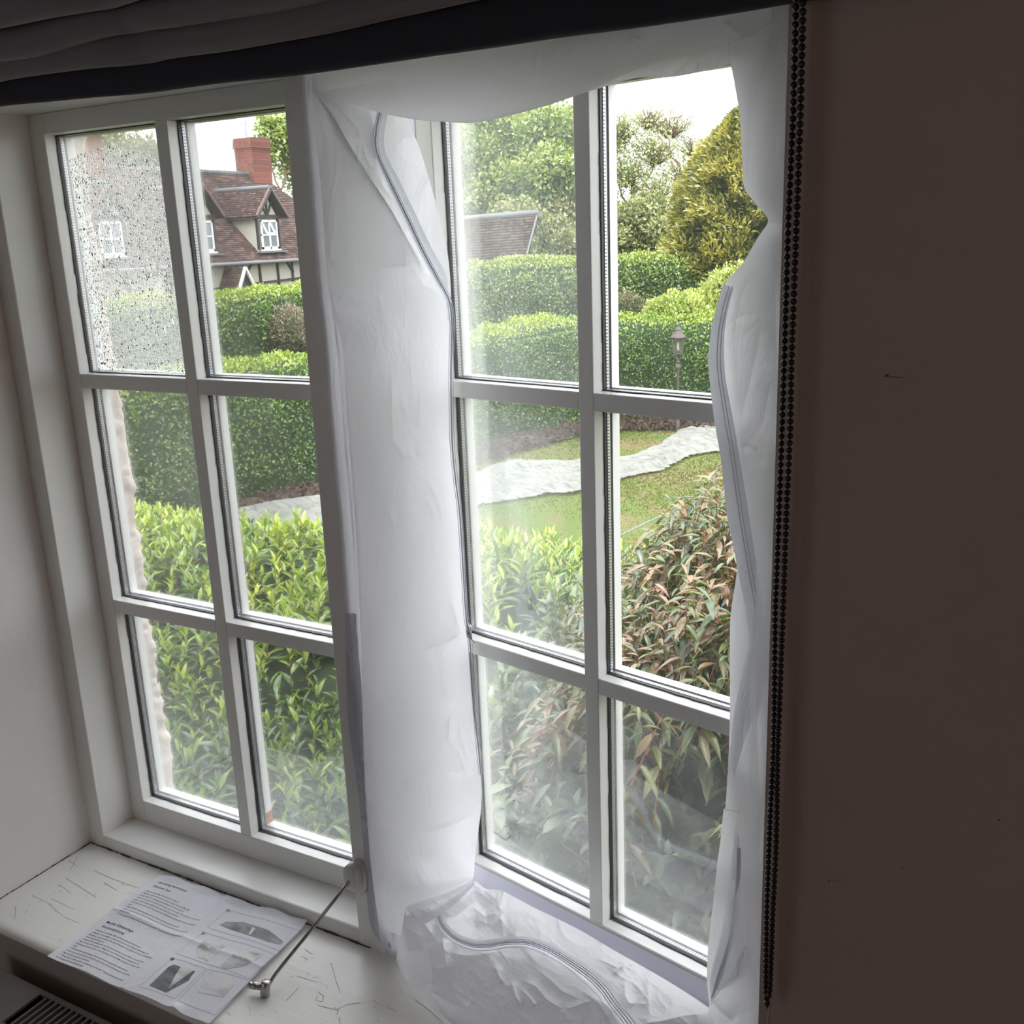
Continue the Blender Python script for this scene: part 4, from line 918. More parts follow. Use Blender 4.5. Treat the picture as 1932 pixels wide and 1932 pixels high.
# soil strip along the foot of the tall hedge
def gstrip(name, A, B, mat, z, n=60, amp=.03, parent=None, sub=6):
    A = catmull(np.array(A, float), n); B = catmull(np.array(B, float), n); v = []
    for i in range(n):
        for j in range(sub + 1):
            p = A[i] + (B[i] - A[i]) * j / sub; e = (j in (0, sub)); v.append((p[0] + (rng.normal(0, amp) if e else 0), p[1] + (rng.normal(0, amp) if e else 0), z + (0 if e else abs(mnoise.noise(Vector((p[0] * 2, p[1] * 2, 0)))) * amp * 2)))
    return link(name, npmesh(name, v, gridfaces(n, sub + 1)), mat, parent, True)
msoil = Mat('reddish_brown_soil'); c = msoil.noise(14, 6, .7); msoil.out(msoil.prin(msoil.ramp(c, [(.3, (.022, .014, .010)), (.5, (.055, .036, .026)), (.72, (.12, .085, .062))]), .95, msoil.bump(c, .8, .04)))
HP = [(-14.4, 3), (-13.1, 8), (-12.5, 10.4), (-11.7, 13.9), (-10.6, 17.6), (-9.75, 21.0), (-8.9, 22.0), (-7.2, 22.6), (-3.8, 23.6), (2, 25)]
SP = [(-13.6, 3), (-12.35, 8), (-11.6, 10.3), (-10.85, 13.4), (-9.6, 17.0), (-8.9, 20.2), (-8.2, 21.0), (-6.6, 21.5), (-3.4, 22.5), (2, 24)]
tag(gstrip('flower_bed', HP, SP, msoil.m, GZ + .045, 160, .07), 'strip of bare reddish soil along the foot of the tall hedge', 'flower bed')
n = 9000; k = rng.rand(n, 1); ii = rng.randint(0, 79, n); HPi = catmull(np.array(HP, float), 80); SPi = catmull(np.array(SP, float), 80); t_ = rng.rand(n, 1); e_ = rng.rand(n, 1) * 1.25
q = (HPi[ii] * (1 - k) + HPi[ii + 1] * k) * (1 - e_) + (SPi[ii] * (1 - k) + SPi[ii + 1] * k) * e_
o = leaves('clods', np.concatenate([q, np.full((n, 1), GZ + .05)], 1), np.tile([0, 0, .6], (n, 1)), rng.normal(0, 1, (n, 3)), rng.uniform(.04, .13, n), np.full(n, .9), np.zeros(n), msoil.m, bpy.data.objects['flower_bed']); o['label'] = 'clods and leaf litter'
# ---- hedges
def hedge(name, path, width, ztop, label, mat, nleaf, size, topvar=.12, sag=None, tone0=0., toptone=.45, face_only=False, zb=None, bulge=.15):
    path = np.array(path, float); P = catmull(path, len(path) * 12); d = np.gradient(P, axis=0); d /= np.linalg.norm(d, axis=1, keepdims=True)
    nrm = np.stack([d[:, 1], -d[:, 0]], 1)     # towards the house (+x / -y side)
    zb = GZ if zb is None else zb
    root = empty(name, (P[len(P) // 2][0], P[len(P) // 2][1], zb)); inv = Matrix.Translation(-Vector(root.location))
    K = len(P); zt = np.array([ztop[0] + (ztop[1] - ztop[0]) * i / (K - 1) for i in range(K)]) if isinstance(ztop, tuple) else np.interp(np.linspace(0, 1, K), np.linspace(0, 1, len(ztop)), ztop)
    prof = [(0, 0), (.0, .25), (.02, .5), (.03, .8), (.07, .95), (.16, 1.0), (.5, 1.01), (.86, 1.0), (.96, .9), (1, .5), (1, 0)]
    v = []
    for i in range(K):
        for a, h in prof:
            ww = mnoise.noise(Vector((P[i][0] * .8, P[i][1] * .8, h * 2))) * bulge
            q = P[i] - nrm[i] * (a * width + .10) + nrm[i] * ww * (1 - a); z = zb + (zt[i] - zb) * h - .08 * (h > .9) + ww * .3 * (h > .5); v.append((q[0], q[1], z))
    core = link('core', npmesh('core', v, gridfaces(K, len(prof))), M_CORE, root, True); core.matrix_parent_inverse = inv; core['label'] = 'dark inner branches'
    # leaves over the faces of that body
    v = np.array(v).reshape(K, len(prof), 3)
    A = v[:-1, :-1]; B = v[1:, :-1]; C = v[1:, 1:]; D = v[:-1, 1:]
    nn = np.cross(B - A, D - A); ar = np.linalg.norm(nn, axis=2); nn = nn / (ar[..., None] + 1e-9)
    wgt = ar.copy(); wgt[:, 8:] *= .15; wgt = wgt.ravel() / wgt.sum(); idx = rng.choice(len(wgt), nleaf, p=wgt); i, j = np.unravel_index(idx, ar.shape)
    s, t = rng.rand(nleaf, 1), rng.rand(nleaf, 1)
    Pp = A[i, j] * (1 - s) * (1 - t) + B[i, j] * s * (1 - t) + C[i, j] * s * t + D[i, j] * (1 - s) * t
    N_ = nn[i, j]; 
    cen = v.mean(1)[i]; flip = np.sum(N_ * (Pp - cen), 1) < 0; N_[flip] *= -1
    out = rng.rand(nleaf) ** 1.5 * .16 + .02; lump = vnoise(Pp[:, 0] * 1.7 + Pp[:, 1] * 1.7 + 30, Pp[:, 2] * 2.2 + 30, 3)
    Pp = Pp + N_ * (out + (lump - .5) * .18)[:, None]
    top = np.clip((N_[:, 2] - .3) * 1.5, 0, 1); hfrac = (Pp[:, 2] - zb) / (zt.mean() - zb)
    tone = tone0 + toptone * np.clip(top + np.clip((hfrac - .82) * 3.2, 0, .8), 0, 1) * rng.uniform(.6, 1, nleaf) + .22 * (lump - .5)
    Dr = N_ * .4 + np.array([0, 0, .55]) + rng.normal(0, .5, (nleaf, 3))
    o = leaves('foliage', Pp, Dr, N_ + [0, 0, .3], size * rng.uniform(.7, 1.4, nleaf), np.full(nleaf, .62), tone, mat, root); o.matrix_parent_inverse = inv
    tag(root, label, 'hedge'); return root
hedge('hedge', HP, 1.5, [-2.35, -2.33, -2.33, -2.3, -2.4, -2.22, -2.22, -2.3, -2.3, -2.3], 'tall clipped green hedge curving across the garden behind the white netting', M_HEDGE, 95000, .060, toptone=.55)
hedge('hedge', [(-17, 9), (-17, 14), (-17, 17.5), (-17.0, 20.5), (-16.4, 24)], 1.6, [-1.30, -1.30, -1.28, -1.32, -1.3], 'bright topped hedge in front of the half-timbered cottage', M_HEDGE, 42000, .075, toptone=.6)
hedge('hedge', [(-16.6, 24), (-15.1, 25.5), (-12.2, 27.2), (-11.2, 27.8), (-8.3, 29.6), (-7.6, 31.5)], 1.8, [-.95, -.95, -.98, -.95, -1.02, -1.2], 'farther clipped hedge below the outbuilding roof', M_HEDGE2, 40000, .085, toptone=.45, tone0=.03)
# ---- rounded shrubs
def blob(name, c, r, n, size, label, cat, mat, tone=0., toptone=.3, seed=0, width=.6, up=.5, core=True, lumps=.3, dens_in=.35, group=None):
    root = empty(name, (c[0], c[1], c[2] - r[2])); inv = Matrix.Translation(-Vector(root.location)); c = np.array(c, float); r = np.array(r, float)
    d = rng.normal(0, 1, (n, 3)); d /= np.linalg.norm(d, axis=1, keepdims=True)
    l = vnoise(np.arctan2(d[:, 1], d[:, 0]) * 2.5 + 20 + seed, d[:, 2] * 3 + 20, seed + 1)
    rad = (1 - dens_in * rng.rand(n) ** 1.6) * (1 + (l - .5) * lumps)
    P = c + d * r * rad[:, None]
    t = tone + toptone * np.clip(d[:, 2] * .7 + .3, 0, 1) + (l - .5) * .3 + (rad - 1) * .6
    o = leaves('foliage', P, d * .6 + [0, 0, up], d, size * rng.uniform(.6, 1.4, n), np.full(n, width), t, mat, root); o.matrix_parent_inverse = inv
    if core:
        bm = bmesh.new(); bmesh.ops.create_icosphere(bm, subdivisions=3, radius=1)
        for v_ in bm.verts:
            q = v_.co.copy(); k = .74 + mnoise.noise(q * 2 + Vector((seed, 0, 0))) * .12; v_.co = Vector((c[0] + q.x * r[0] * k, c[1] + q.y * r[1] * k, c[2] + q.z * r[2] * k))
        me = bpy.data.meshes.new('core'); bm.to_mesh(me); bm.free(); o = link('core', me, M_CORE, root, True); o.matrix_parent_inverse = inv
    tag(root, label, cat, group); return root
def at(u, v, ax, val): return hit(u, v, ax, val)
p = at(548, 622, 1, 19.5); blob('shrub', (p[0], p[1], p[2] - .15), (.62, .62, .75), 5200, .085, 'pinkish flowering shrub between the two hedges on the left', 'shrub', M_PINKSH, .15, .3, 3, .4)
p = at(1180, 585, 1, 25.5); blob('shrub', (p[0], p[1], p[2] - .2), (.6, .6, .7), 3500, .08, 'small brownish shrub behind the hedge beside the lamp post', 'shrub', M_PINKSH, .05, .15, 4, .5)
p = at(1285, 600, 1, 24.2); blob('bush', (p[0], p[1], p[2] - .15), (1.05, .8, .80), 9000, .085, 'bright green rounded bush rising behind the lamp post', 'bush', M_TREE, .35, .35, 5, .7)
p = at(1385, 560, 1, 25.2); blob('bush', (p[0], p[1], p[2] - .1), (.95, .8, .85), 7000, .085, 'bright green bush at the edge of the right-hand fabric', 'bush', M_TREE, .35, .35, 6, .7)
# low box-like shrub on the near hedge's far side and seedlings on its top
# ---- trees
def limb(m, a, b, r0, r1, n=5, wob=.05):
    a, b = Vector(a), Vector(b); L = (b - a).length
    pts = [a.lerp(b, k / n) + Vector((rng.normal(0, wob * L), rng.normal(0, wob * L), rng.normal(0, wob * L * .5))) * (0 < k < n) for k in range(n + 1)]
    m.tube(pts, [r0 + (r1 - r0) * k / n for k in range(n + 1)], 5); return pts
def tree(label, base, height, lobes, n, size, mat, tone=0., toptone=.3, trunk=.22, seed=0, sparse=.55, twigs=40, cat='tree', width=.6, core=True, group=None):
    """trunk and limbs grown towards every lobe of the crown; leaves in the lobes"""
    base = np.array(base, float); root = empty('tree', base); inv = Matrix.Translation(-Vector(root.location)); m = MB()
    top = Vector(base) + Vector((0, 0, height * .55)); limb(m, base, top, trunk, trunk * .5, 6, .015)
    Pl = []; Dl = []; Tl = []; vol = np.array([l[3] * l[4] * l[5] for l in lobes]); vol = vol ** .67; vol = vol / vol.sum()
    for li, (x, y, z, rx, ry, rz) in enumerate(lobes):
        c = Vector((x, y, z)); st = Vector(base) + Vector((0, 0, height * rng.uniform(.25, .55))); limb(m, st, c, trunk * .4, trunk * .12, 5, .05)
        for k in range(max(2, int(twigs / len(lobes)))):
            d = rng.normal(0, 1, 3); d /= np.linalg.norm(d); d[2] = abs(d[2]) * .8 + .1 * d[2]; e = c + Vector((d[0] * rx, d[1] * ry, d[2] * rz)) * rng.uniform(.8, 1.1); limb(m, c - Vector((0, 0, rz * .5)), e, trunk * .10, .012, 4, .06)
        q = int(n * vol[li]); d = rng.normal(0, 1, (q, 3)); d /= np.linalg.norm(d, axis=1, keepdims=True)
        l = vnoise(np.arctan2(d[:, 1], d[:, 0]) * 2.2 + 20 + li * 3, d[:, 2] * 3 + 20 + li, seed + 1); rad = (1 - sparse * rng.rand(q) ** 1.3) * (1 + (l - .5) * .5)
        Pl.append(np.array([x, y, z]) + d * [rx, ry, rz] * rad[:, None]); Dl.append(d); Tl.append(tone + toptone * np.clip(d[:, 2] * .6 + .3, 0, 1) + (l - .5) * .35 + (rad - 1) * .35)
    P = np.concatenate(Pl); D = np.concatenate(Dl); T = np.concatenate(Tl); q = len(P)
    # bunch the leaves a little
    cl = rng.randint(0, q, q); near = P[cl]; dd = np.linalg.norm(near - P, axis=1); mv = dd < size * 9; P[mv] += (near[mv] - P[mv]) * .5
    o = m.build('trunk', M_TWIG, root, True); o.matrix_parent_inverse = inv
    if core:
        mc = MB()
        bm = bmesh.new()
        for (x, y, z, rx, ry, rz) in lobes:
            r_ = bmesh.ops.create_icosphere(bm, subdivisions=2, radius=1)
            for v_ in r_['verts']:
                k = .58 + mnoise.noise(v_.co * 2 + Vector((x, y, z))) * .15; v_.co = Vector((x + v_.co.x * rx * k, y + v_.co.y * ry * k, z + v_.co.z * rz * k))
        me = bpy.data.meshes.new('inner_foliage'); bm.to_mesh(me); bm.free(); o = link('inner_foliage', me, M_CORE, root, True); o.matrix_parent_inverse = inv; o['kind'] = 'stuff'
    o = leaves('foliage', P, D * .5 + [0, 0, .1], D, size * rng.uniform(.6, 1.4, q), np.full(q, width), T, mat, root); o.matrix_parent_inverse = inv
    tag(root, label, cat, group); return root
def lobes_px(L, ax, y0):
    """lobes given as (u, v, radius in px, depth offset)"""
    out = []
    for u, v, r, dy in L:
        p = hit(u, v, ax, y0 + dy); dist = (R @ (p - CAM))[2]; k = r * dist / F; out.append((p[0], p[1], p[2], k, k, k * .85))
    return out
def base_of(lobes): a = np.array(lobes); return (a[:, 0].mean(), a[:, 1].mean(), GZ)
L = lobes_px([(545, 275, 52, 0), (580, 235, 40, 1), (515, 240, 34, 0), (570, 330, 44, 0), (620, 290, 60, 1), (600, 380, 50, 1), (505, 290, 20, 0)], 0, -33)
tree('leafy bright green tree behind the brick chimney', base_of(L), 11, L, 15000, .20, M_TREE, .30, .3, .3, 1, .7, 60, core=False)
L = lobes_px([(205, 275, 44, 0), (265, 285, 42, 0), (300, 300, 30, 0), (235, 330, 40, 0)], 0, -36)
tree('sparse tree seen above the misted pane', base_of(L), 10, L, 3600, .22, M_TREE2, .2, .3, .25, 2, .8, 50, core=False)
L = lobes_px([(890, 300, 72, 0), (960, 260, 70, 2), (1030, 250, 62, 0), (870, 400, 60, -1), (960, 360, 70, 0), (1040, 330, 66, -1), (905, 235, 50, 1)], 1, 44)
tree('tall mixed green tree behind the outbuilding, left of the sash muntin', base_of(L), 14, L, 30000, .20, M_TREE, .18, .34, .4, 3, .45, 60)
L = lobes_px([(1075, 240, 44, 0), (1095, 300, 48, 1), (1060, 420, 58, -3), (1110, 400, 62, -2), (1090, 350, 50, 0)], 1, 46)
tree('pale green tree rising behind the sash muntin', base_of(L), 14, L, 17000, .19, M_TREE2, .22, .34, .35, 4, .55, 50)
L = lobes_px([(980, 430, 60, 0), (1040, 450, 50, 0), (900, 450, 50, 4), (1075, 470, 40, -1)], 1, 40)
tree('dull green thicket beside the gable of the outbuilding', base_of(L), 7, L, 14000, .17, M_TREE2, .12, .26, .2, 5, .4, 20)
L = lobes_px([(1170, 250, 50, 0), (1235, 290, 55, 1), (1180, 330, 55, 0), (1150, 290, 40, 1), (1240, 360, 45, 0)], 1, 43)
tree('budding tree with airy crown above the lamp post hedge', base_of(L), 13, L, 7500, .125, M_TREE3, .12, .3, .22, 6, .9, 330, core=False)
L = lobes_px([(1265, 240, 50, 0), (1310, 280, 40, 1), (1290, 330, 50, 0), (1225, 230, 40, 0), (1335, 330, 34, 0)], 1, 46)
tree('thin bare-branched tree in new leaf against the sky', base_of(L), 13, L, 2400, .12, M_TREE3, .25, .3, .20, 7, .85, 420, core=False)
L = lobes_px([(1190, 430, 55, 0), (1240, 450, 45, 0), (1160, 470, 42, -1), (1225, 400, 40, 1), (1265, 470, 30, 1)], 1, 37)
tree('rounded dull green tree just left of the golden conifer', base_of(L), 6, L, 14000, .15, M_TREE2, .12, .28, .2, 8, .35, 12)
# golden conifer: a broad egg of drooping sprays
p0 = hit(1395, 400, 1, 31); dist = (R @ (p0 - CAM))[2]; k = dist / F
n = 30000; z = rng.rand(n) ** .85; ang = rng.rand(n) * 2 * np.pi
ztop = hit(1395, 215, 1, 31)[2]; zbot = hit(1395, 540, 1, 31)[2]; Rr = 132 * k
prof_ = np.interp(z, [0, .12, .35, .6, .8, .93, 1], [.86, 1.0, .98, .78, .48, .22, .02])
lump = vnoise(ang * 3.2 + 10, z * 9 + 10, 77); rr_ = Rr * prof_ * (.76 + .40 * lump + .08 * rng.rand(n)) * (1 - .14 * rng.rand(n))
P = np.stack([p0[0] + np.cos(ang) * rr_, p0[1] + np.sin(ang) * rr_, zbot + (ztop - zbot) * z + rng.normal(0, .06, n)], 1); Dn = np.stack([np.cos(ang), np.sin(ang), .25 + 0 * z], 1)
gc = empty('conifer', (p0[0], p0[1], GZ)); inv = Matrix.Translation(-Vector(gc.location))
o = leaves('sprays', P, Dn * .8 + [0, 0, .25], Dn + [0, 0, .6], .22 * rng.uniform(.6, 1.3, n), np.full(n, .34), .10 + (lump - .45) * 1.0 + .1 * z, M_GOLD, gc); o.matrix_parent_inverse = inv
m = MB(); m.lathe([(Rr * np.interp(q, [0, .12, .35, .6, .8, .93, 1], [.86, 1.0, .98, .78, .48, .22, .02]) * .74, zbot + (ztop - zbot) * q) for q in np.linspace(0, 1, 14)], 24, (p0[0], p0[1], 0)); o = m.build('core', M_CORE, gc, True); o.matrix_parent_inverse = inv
m = MB(); m.tube([(p0[0], p0[1], GZ), (p0[0], p0[1], zbot + .5)], [.2, .16], 8); o = m.build('trunk', M_TWIG, gc, True); o.matrix_parent_inverse = inv
tag(gc, 'broad golden yellow conifer beside the white fabric', 'conifer')

# ---- white netting laid over the grass
NU = [(255, 1014, 1034), (300, 1003, 1042), (345, 993, 1032), (380, 985, 1022), (425, 972, 1012), (460, 958, 1008), (498, 948, 1012), (524, 944, 1034), (545, 940, 1015), (607, 935, 992), (700, 915, 985), (800, 900, 968), (890, 893, 951), (925, 880, 946), (962, 865, 940), (990, 868, 936), (1040, 867, 929), (1090, 866, 925), (1160, 860, 903), (1205, 853, 892), (1245, 838, 885), (1270, 818, 874), (1290, 806, 862), (1330, 802, 852), (1400, 800, 846), (1440, 797, 842)]
A = np.array([hit(u, a, 2, GZ + .08) for u, a, b in NU]); B = np.array([hit(u, b, 2, GZ + .08) for u, a, b in NU])
n1, n2 = 420, 70; Ai, Bi = catmull(A, n1), catmull(B, n1); tt = np.linspace(0, 1, n2)
W = Ai[:, None] * (1 - tt)[None, :, None] + Bi[:, None] * tt[None, :, None]
x, y = W[..., 0], W[..., 1]; a_ = (x * .55 + y * .83); b_ = (x * .83 - y * .55)
wv = (1 - np.abs(2 * vnoise(a_ * .9 + 40, b_ * 3.4 + 40, 7) - 1)) ** 2 * .10 + (1 - np.abs(2 * vnoise(a_ * 2.2 + 40, b_ * 7 + 40, 8) - 1)) ** 2 * .05
W[..., 2] += wv * np.clip(np.minimum(tt, 1 - tt) * 8, .3, 1)[None] - .03
edge = rng.normal(0, .03, (n1, 2)); W[:, 0, :2] += edge; W[:, -1, :2] += rng.normal(0, .03, (n1, 2))
mn = Mat('white_garden_netting'); d = mn.n('ShaderNodeBsdfDiffuse'); d.inputs[0].default_value = (.21, .215, .20, 1); t = mn.n('ShaderNodeBsdfTransparent'); f_ = mn.noise(3, 5, .65, stretch=(1, 2.5, 1), dist=1.2)
mn.out(mn.mixs(mn.ramp(f_, [(.3, (.55, .55, .55)), (.6, (.12, .12, .12))]), d.outputs[0], t.outputs[0]))
net = link('garden_netting', npmesh('netting', W.reshape(-1, 3), gridfaces(n1, n2)), mn.m, None, True)
tag(net, 'long rumpled sheet of white netting laid across the lawn', 'netting')
# hose
P = [hit(u, v, 2, GZ + .02) for u, v in ((1120, 1040), (1160, 1016), (1200, 996), (1245, 975), (1290, 962), (1330, 955))]
m = MB(); m.tube([V(p) for p in catmull(np.array(P), 24)], .018, 8); tag(m.build('garden_hose', simple('pale_blue_hose', (.09, .14, .12), .5), None, True), 'thin pale blue-green hose lying across the lawn', 'hose')

# ---- lamp post
lp = hit(1279, 700, 1, 21.2); LX, LY = lp[0], lp[1]
def lz(v): return hit(1279, v, 1, LY)[2]
lamp = tag(empty('lamp_post', (LX, LY, GZ)), 'old brown garden lamp post with a glass lantern in front of the hedge', 'lamp post'); linv = Matrix.Translation(-Vector(lamp.location))
ML = simple('brown_cast_iron', (.055, .042, .040), .6, var=.2)
def lpart(name, m, mat, parent=lamp, sm=False):
    o = m.build(name, mat, lamp, sm); o.matrix_parent_inverse = linv; return o
s = 1 / 11.36; zz = lambda q: lz(590 + q * s); kk = ((R @ (lp - CAM))[2]) / F * s
m = MB(); m.lathe([(.055, GZ), (.055, GZ + .25), (.035, GZ + .3), (28 * kk, zz(1640)), (28 * kk, zz(1300)), (45 * kk, zz(1240)), (50 * kk, zz(1200)), (70 * kk, zz(1165)), (40 * kk, zz(1120)), (28 * kk, zz(1100)), (28 * kk, zz(1080)), (48 * kk, zz(1060)), (38 * kk, zz(1030)), (30 * kk, zz(1010)), (50 * kk, zz(992)), (0, zz(985))], 12, (LX, LY, 0)); lpart('post', m, ML, sm=True)
m = MB()
for i in range(4):
    a = math.pi / 2 * i + math.pi / 4; ca, sa = math.cos(a), math.sin(a)
    m.tube([(LX + ca * 40 * kk, LY + sa * 40 * kk, zz(990)), (LX + ca * 110 * kk, LY + sa * 110 * kk, zz(940)), (LX + ca * 125 * kk, LY + sa * 125 * kk, zz(900)), (LX + ca * 100 * kk, LY + sa * 100 * kk, zz(875))], 7 * kk, 6)
lpart('bracket', m, ML)
m = MB(); m.lathe([(92 * kk, zz(885)), (98 * kk, zz(870)), (92 * kk, zz(860))], 6, (LX, LY, 0))
for i in range(6):
    a = 2 * math.pi * (i + .5) / 6; m.tube([(LX + math.cos(a) * 95 * kk, LY + math.sin(a) * 95 * kk, zz(870)), (LX + math.cos(a) * 150 * kk, LY + math.sin(a) * 150 * kk, zz(560))], 6 * kk, 5)
lpart('lantern_frame', m, ML)
mg = Mat('old_lantern_glass'); a = mg.n('ShaderNodeBsdfTransparent'); b = mg.n('ShaderNodeBsdfTranslucent'); b.inputs[0].default_value = (.3, .31, .24, 1); mg.out(mg.mixs(.22, a.outputs[0], b.outputs[0]))
m = MB(); m.lathe([(94 * kk, zz(868)), (148 * kk, zz(562))], 6, (LX, LY, 0)); lpart('lantern_glass', m, mg.m)
m = MB(); m.lathe([(24 * kk, zz(800)), (24 * kk, zz(630)), (0, zz(620))], 10, (LX, LY, 0)); lpart('bulb', m, simple('white_bulb', (.3, .3, .24), .4), sm=True)
m = MB(); m.lathe([(148 * kk, zz(565)), (172 * kk, zz(530)), (150 * kk, zz(500)), (95 * kk, zz(440)), (62 * kk, zz(385)), (58 * kk, zz(372)), (72 * kk, zz(362)), (50 * kk, zz(330)), (30 * kk, zz(285)), (36 * kk, zz(265)), (22 * kk, zz(245)), (0, zz(230))], 6, (LX, LY, 0))
for i in range(6):
    a = 2 * math.pi * (i + .5) / 6; m.tube([(LX + math.cos(a) * 165 * kk, LY + math.sin(a) * 165 * kk, zz(530)), (LX + math.cos(a) * 200 * kk, LY + math.sin(a) * 200 * kk, zz(525)), (LX + math.cos(a) * 205 * kk, LY + math.sin(a) * 205 * kk, zz(495))], 7 * kk, 5)
lpart('lantern_roof', m, ML)

# ---- half-timbered cottage
FX = -25.0
def fp(u, v): p = hit(u, v, 0, FX); return p[1], p[2]
ct = tag(empty('cottage', (FX - 3, 25, GZ)), 'half-timbered cream cottage with red tiled roof and dormers', 'house'); cinv_ = Matrix.Translation(-Vector(ct.location))
def cpart(name, m, mat, sm=False, parent=ct, kind=None):
    o = m.build(name, mat, parent, sm); o.matrix_parent_inverse = cinv_ if parent is ct else Matrix.Translation(-Vector(ct.location))
    if kind: o['kind'] = kind
    return o
M_CREAM = simple('cream_limewash', (.34, .33, .28), .8, var=.06, scale=4); M_BEAM = simple('black_timber', (.025, .024, .024), .7); M_LEAD = simple('grey_lead', (.10, .105, .112), .6, var=.1); M_WUPVC = simple('white_window_frame', (.7, .7, .7), .4)
M_GLASSD = simple('dark_window_glass', (.14, .16, .18), .08)
def tilemat(name, st):
    m = Mat(name); g = m.n('ShaderNodeNewGeometry'); b = m.noise(1.2, 4, .6); f = m.math('ADD', m.math('MULTIPLY', g.outputs['Random Per Island'], .65), m.math('MULTIPLY', b, .4))
    return m.out(m.prin(m.ramp(f, st), .85))
M_TILE = tilemat('weathered_red_tiles', [(.1, (.026, .017, .016)), (.45, (.055, .034, .030)), (.7, (.095, .055, .046)), (.95, (.20, .115, .095))]); M_TILE2 = tilemat('brown_outbuilding_tiles', [(.1, (.012, .008, .007)), (.45, (.034, .022, .018)), (.9, (.10, .062, .050))])
m = MB(); Y0, Y1 = 13.5, 31.6; ZE = -.66
m.box(FX - 6, FX, Y0, Y1, GZ, ZE); cpart('wall', m, M_CREAM)
def tiles(A, Bv, C, D, nrow, ncol, name, mat, parent=ct, keep=None, th=.03, inv=None):
    """rows of overlapping tiles on the slope eave A->B, ridge D->C"""
    A, Bv, C, D = [np.array(q, float) for q in (A, Bv, C, D)]; nrm = np.cross(Bv - A, D - A); nrm /= np.linalg.norm(nrm); nrm = nrm if nrm[2] > 0 else -nrm; v = []; f = []
    for r in range(nrow):
        t0, t1 = r / nrow, (r + 1.25) / nrow; t1 = min(t1, 1)
        for c in range(-1, ncol):
            s0, s1 = (c + (r % 2) * .5) / ncol, (c + 1 + (r % 2) * .5) / ncol - .08 / ncol; s0, s1 = max(0, s0), min(1, s1)
            if s1 - s0 < .2 / ncol: continue
            g = lambda s, t: (A * (1 - s) + Bv * s) * (1 - t) + (D * (1 - s) + C * s) * t
            if keep is not None and not keep(g((s0 + s1) / 2, (t0 + t1) / 2)): continue
            l = rng.rand() * .008
            b = len(v); v += [g(s0, t0) + nrm * (th + l), g(s1, t0) + nrm * (th + l), g(s1, t1) + nrm * .004, g(s0, t1) + nrm * .004, g(s0, t0), g(s1, t0)]; f += [(b, b + 1, b + 2, b + 3), (b + 4, b + 5, b + 1, b)]
    o = link(name, npmesh(name, v, f), mat, parent); o['kind'] = 'stuff'; o.matrix_parent_inverse = cinv_ if inv is None else inv; return o
def at_x(u, v, X): return hit(u, v, 0, X)
RX = FX - 3.1
rl = at_x(368, 327, RX); rr2 = at_x(495, 332, RX); ZRG = (rl[2] + rr2[2]) / 2; YR = rr2[1]
hp = fp(562, 392)
# front slope, hipped at its right end
EV = FX + .32; ZEV = ZE - .02
slope = (ZRG - ZEV) / (EV - RX)
# hip runs from the ridge end down to the eave corner
yhc = 33.4
def keep_front(p):
    t = (p[2] - ZEV) / (ZRG - ZEV); return p[1] < yhc + (YR - yhc) * t
tiles((EV, Y0 - .3, ZEV), (EV, yhc, ZEV), (RX, yhc, ZRG), (RX, Y0 - .3, ZRG), 46, 118, 'roof_tiles', M_TILE, keep=keep_front)
m = MB(); m.add([(EV, Y0 - .3, ZEV - .03), (EV, yhc, ZEV - .03), (RX, YR, ZRG - .03), (RX, Y0 - .3, ZRG - .03)], [(0, 1, 2, 3)])
m.add([(EV, yhc, ZEV - .03), (2 * RX - EV, yhc, ZEV - .03), (RX, YR, ZRG - .03)], [(0, 1, 2)]); m.add([(2 * RX - EV, Y0 - .3, ZEV - .03), (2 * RX - EV, yhc, ZEV - .03), (RX, YR, ZRG - .03), (RX, Y0 - .3, ZRG - .03)], [(3, 2, 1, 0)]); m.add([(EV, Y0 - .3, ZEV), (RX, Y0 - .3, ZRG), (2 * RX - EV, Y0 - .3, ZEV)], [(0, 1, 2)])
cpart('roof', m, M_TILE)
m = MB(); nrt = 60
for i in range(nrt):
    y0 = Y0 - .3 + (YR - Y0 + .3) * i / nrt; y1 = y0 + (YR - Y0 + .3) / nrt * .95; m.tube([(RX, y0, ZRG + .03 + rng.rand() * .02), (RX, y1, ZRG + .03 + rng.rand() * .02)], .11, 8)
cpart('ridge_tiles', m, tilemat('grey_ridge_tiles', [(.1, (.05, .05, .05)), (.6, (.10, .10, .098)), (.95, (.15, .135, .11))]), kind='stuff')
# gutter
m = MB(); m.tube([(EV + .05, Y0 - .3, ZEV - .03), (EV + .05, yhc, ZEV - .03)], .06, 8); cpart('gutter', m, simple('grey_gutter', (.16, .17, .18), .5), True)
# brick chimneys
def brickmat():
    m = Mat('red_brick'); tc = m.n('ShaderNodeTexCoord'); mp = m.n('ShaderNodeMapping'); mp.inputs['Rotation'].default_value = (math.radians(90), 0, math.radians(90)); m.l(tc.outputs['Object'], mp.inputs[0])
    b = m.n('ShaderNodeTexBrick'); m.l(mp.outputs[0], b.inputs[0]); b.inputs['Scale'].default_value = 1; b.inputs['Brick Width'].default_value = .23; b.inputs['Row Height'].default_value = .078; b.inputs['Mortar Size'].default_value = .008
    b.inputs['Color1'].default_value = (.10, .025, .016, 1); b.inputs['Color2'].default_value = (.19, .05, .03, 1); b.inputs['Mortar'].default_value = (.12, .09, .07, 1)
    return m.out(m.prin(m.mix(m.math('MULTIPLY', m.noise(3, 5), .5), b.outputs[0], (.12, .065, .05, 1)), .9))
M_BRICK = brickmat()
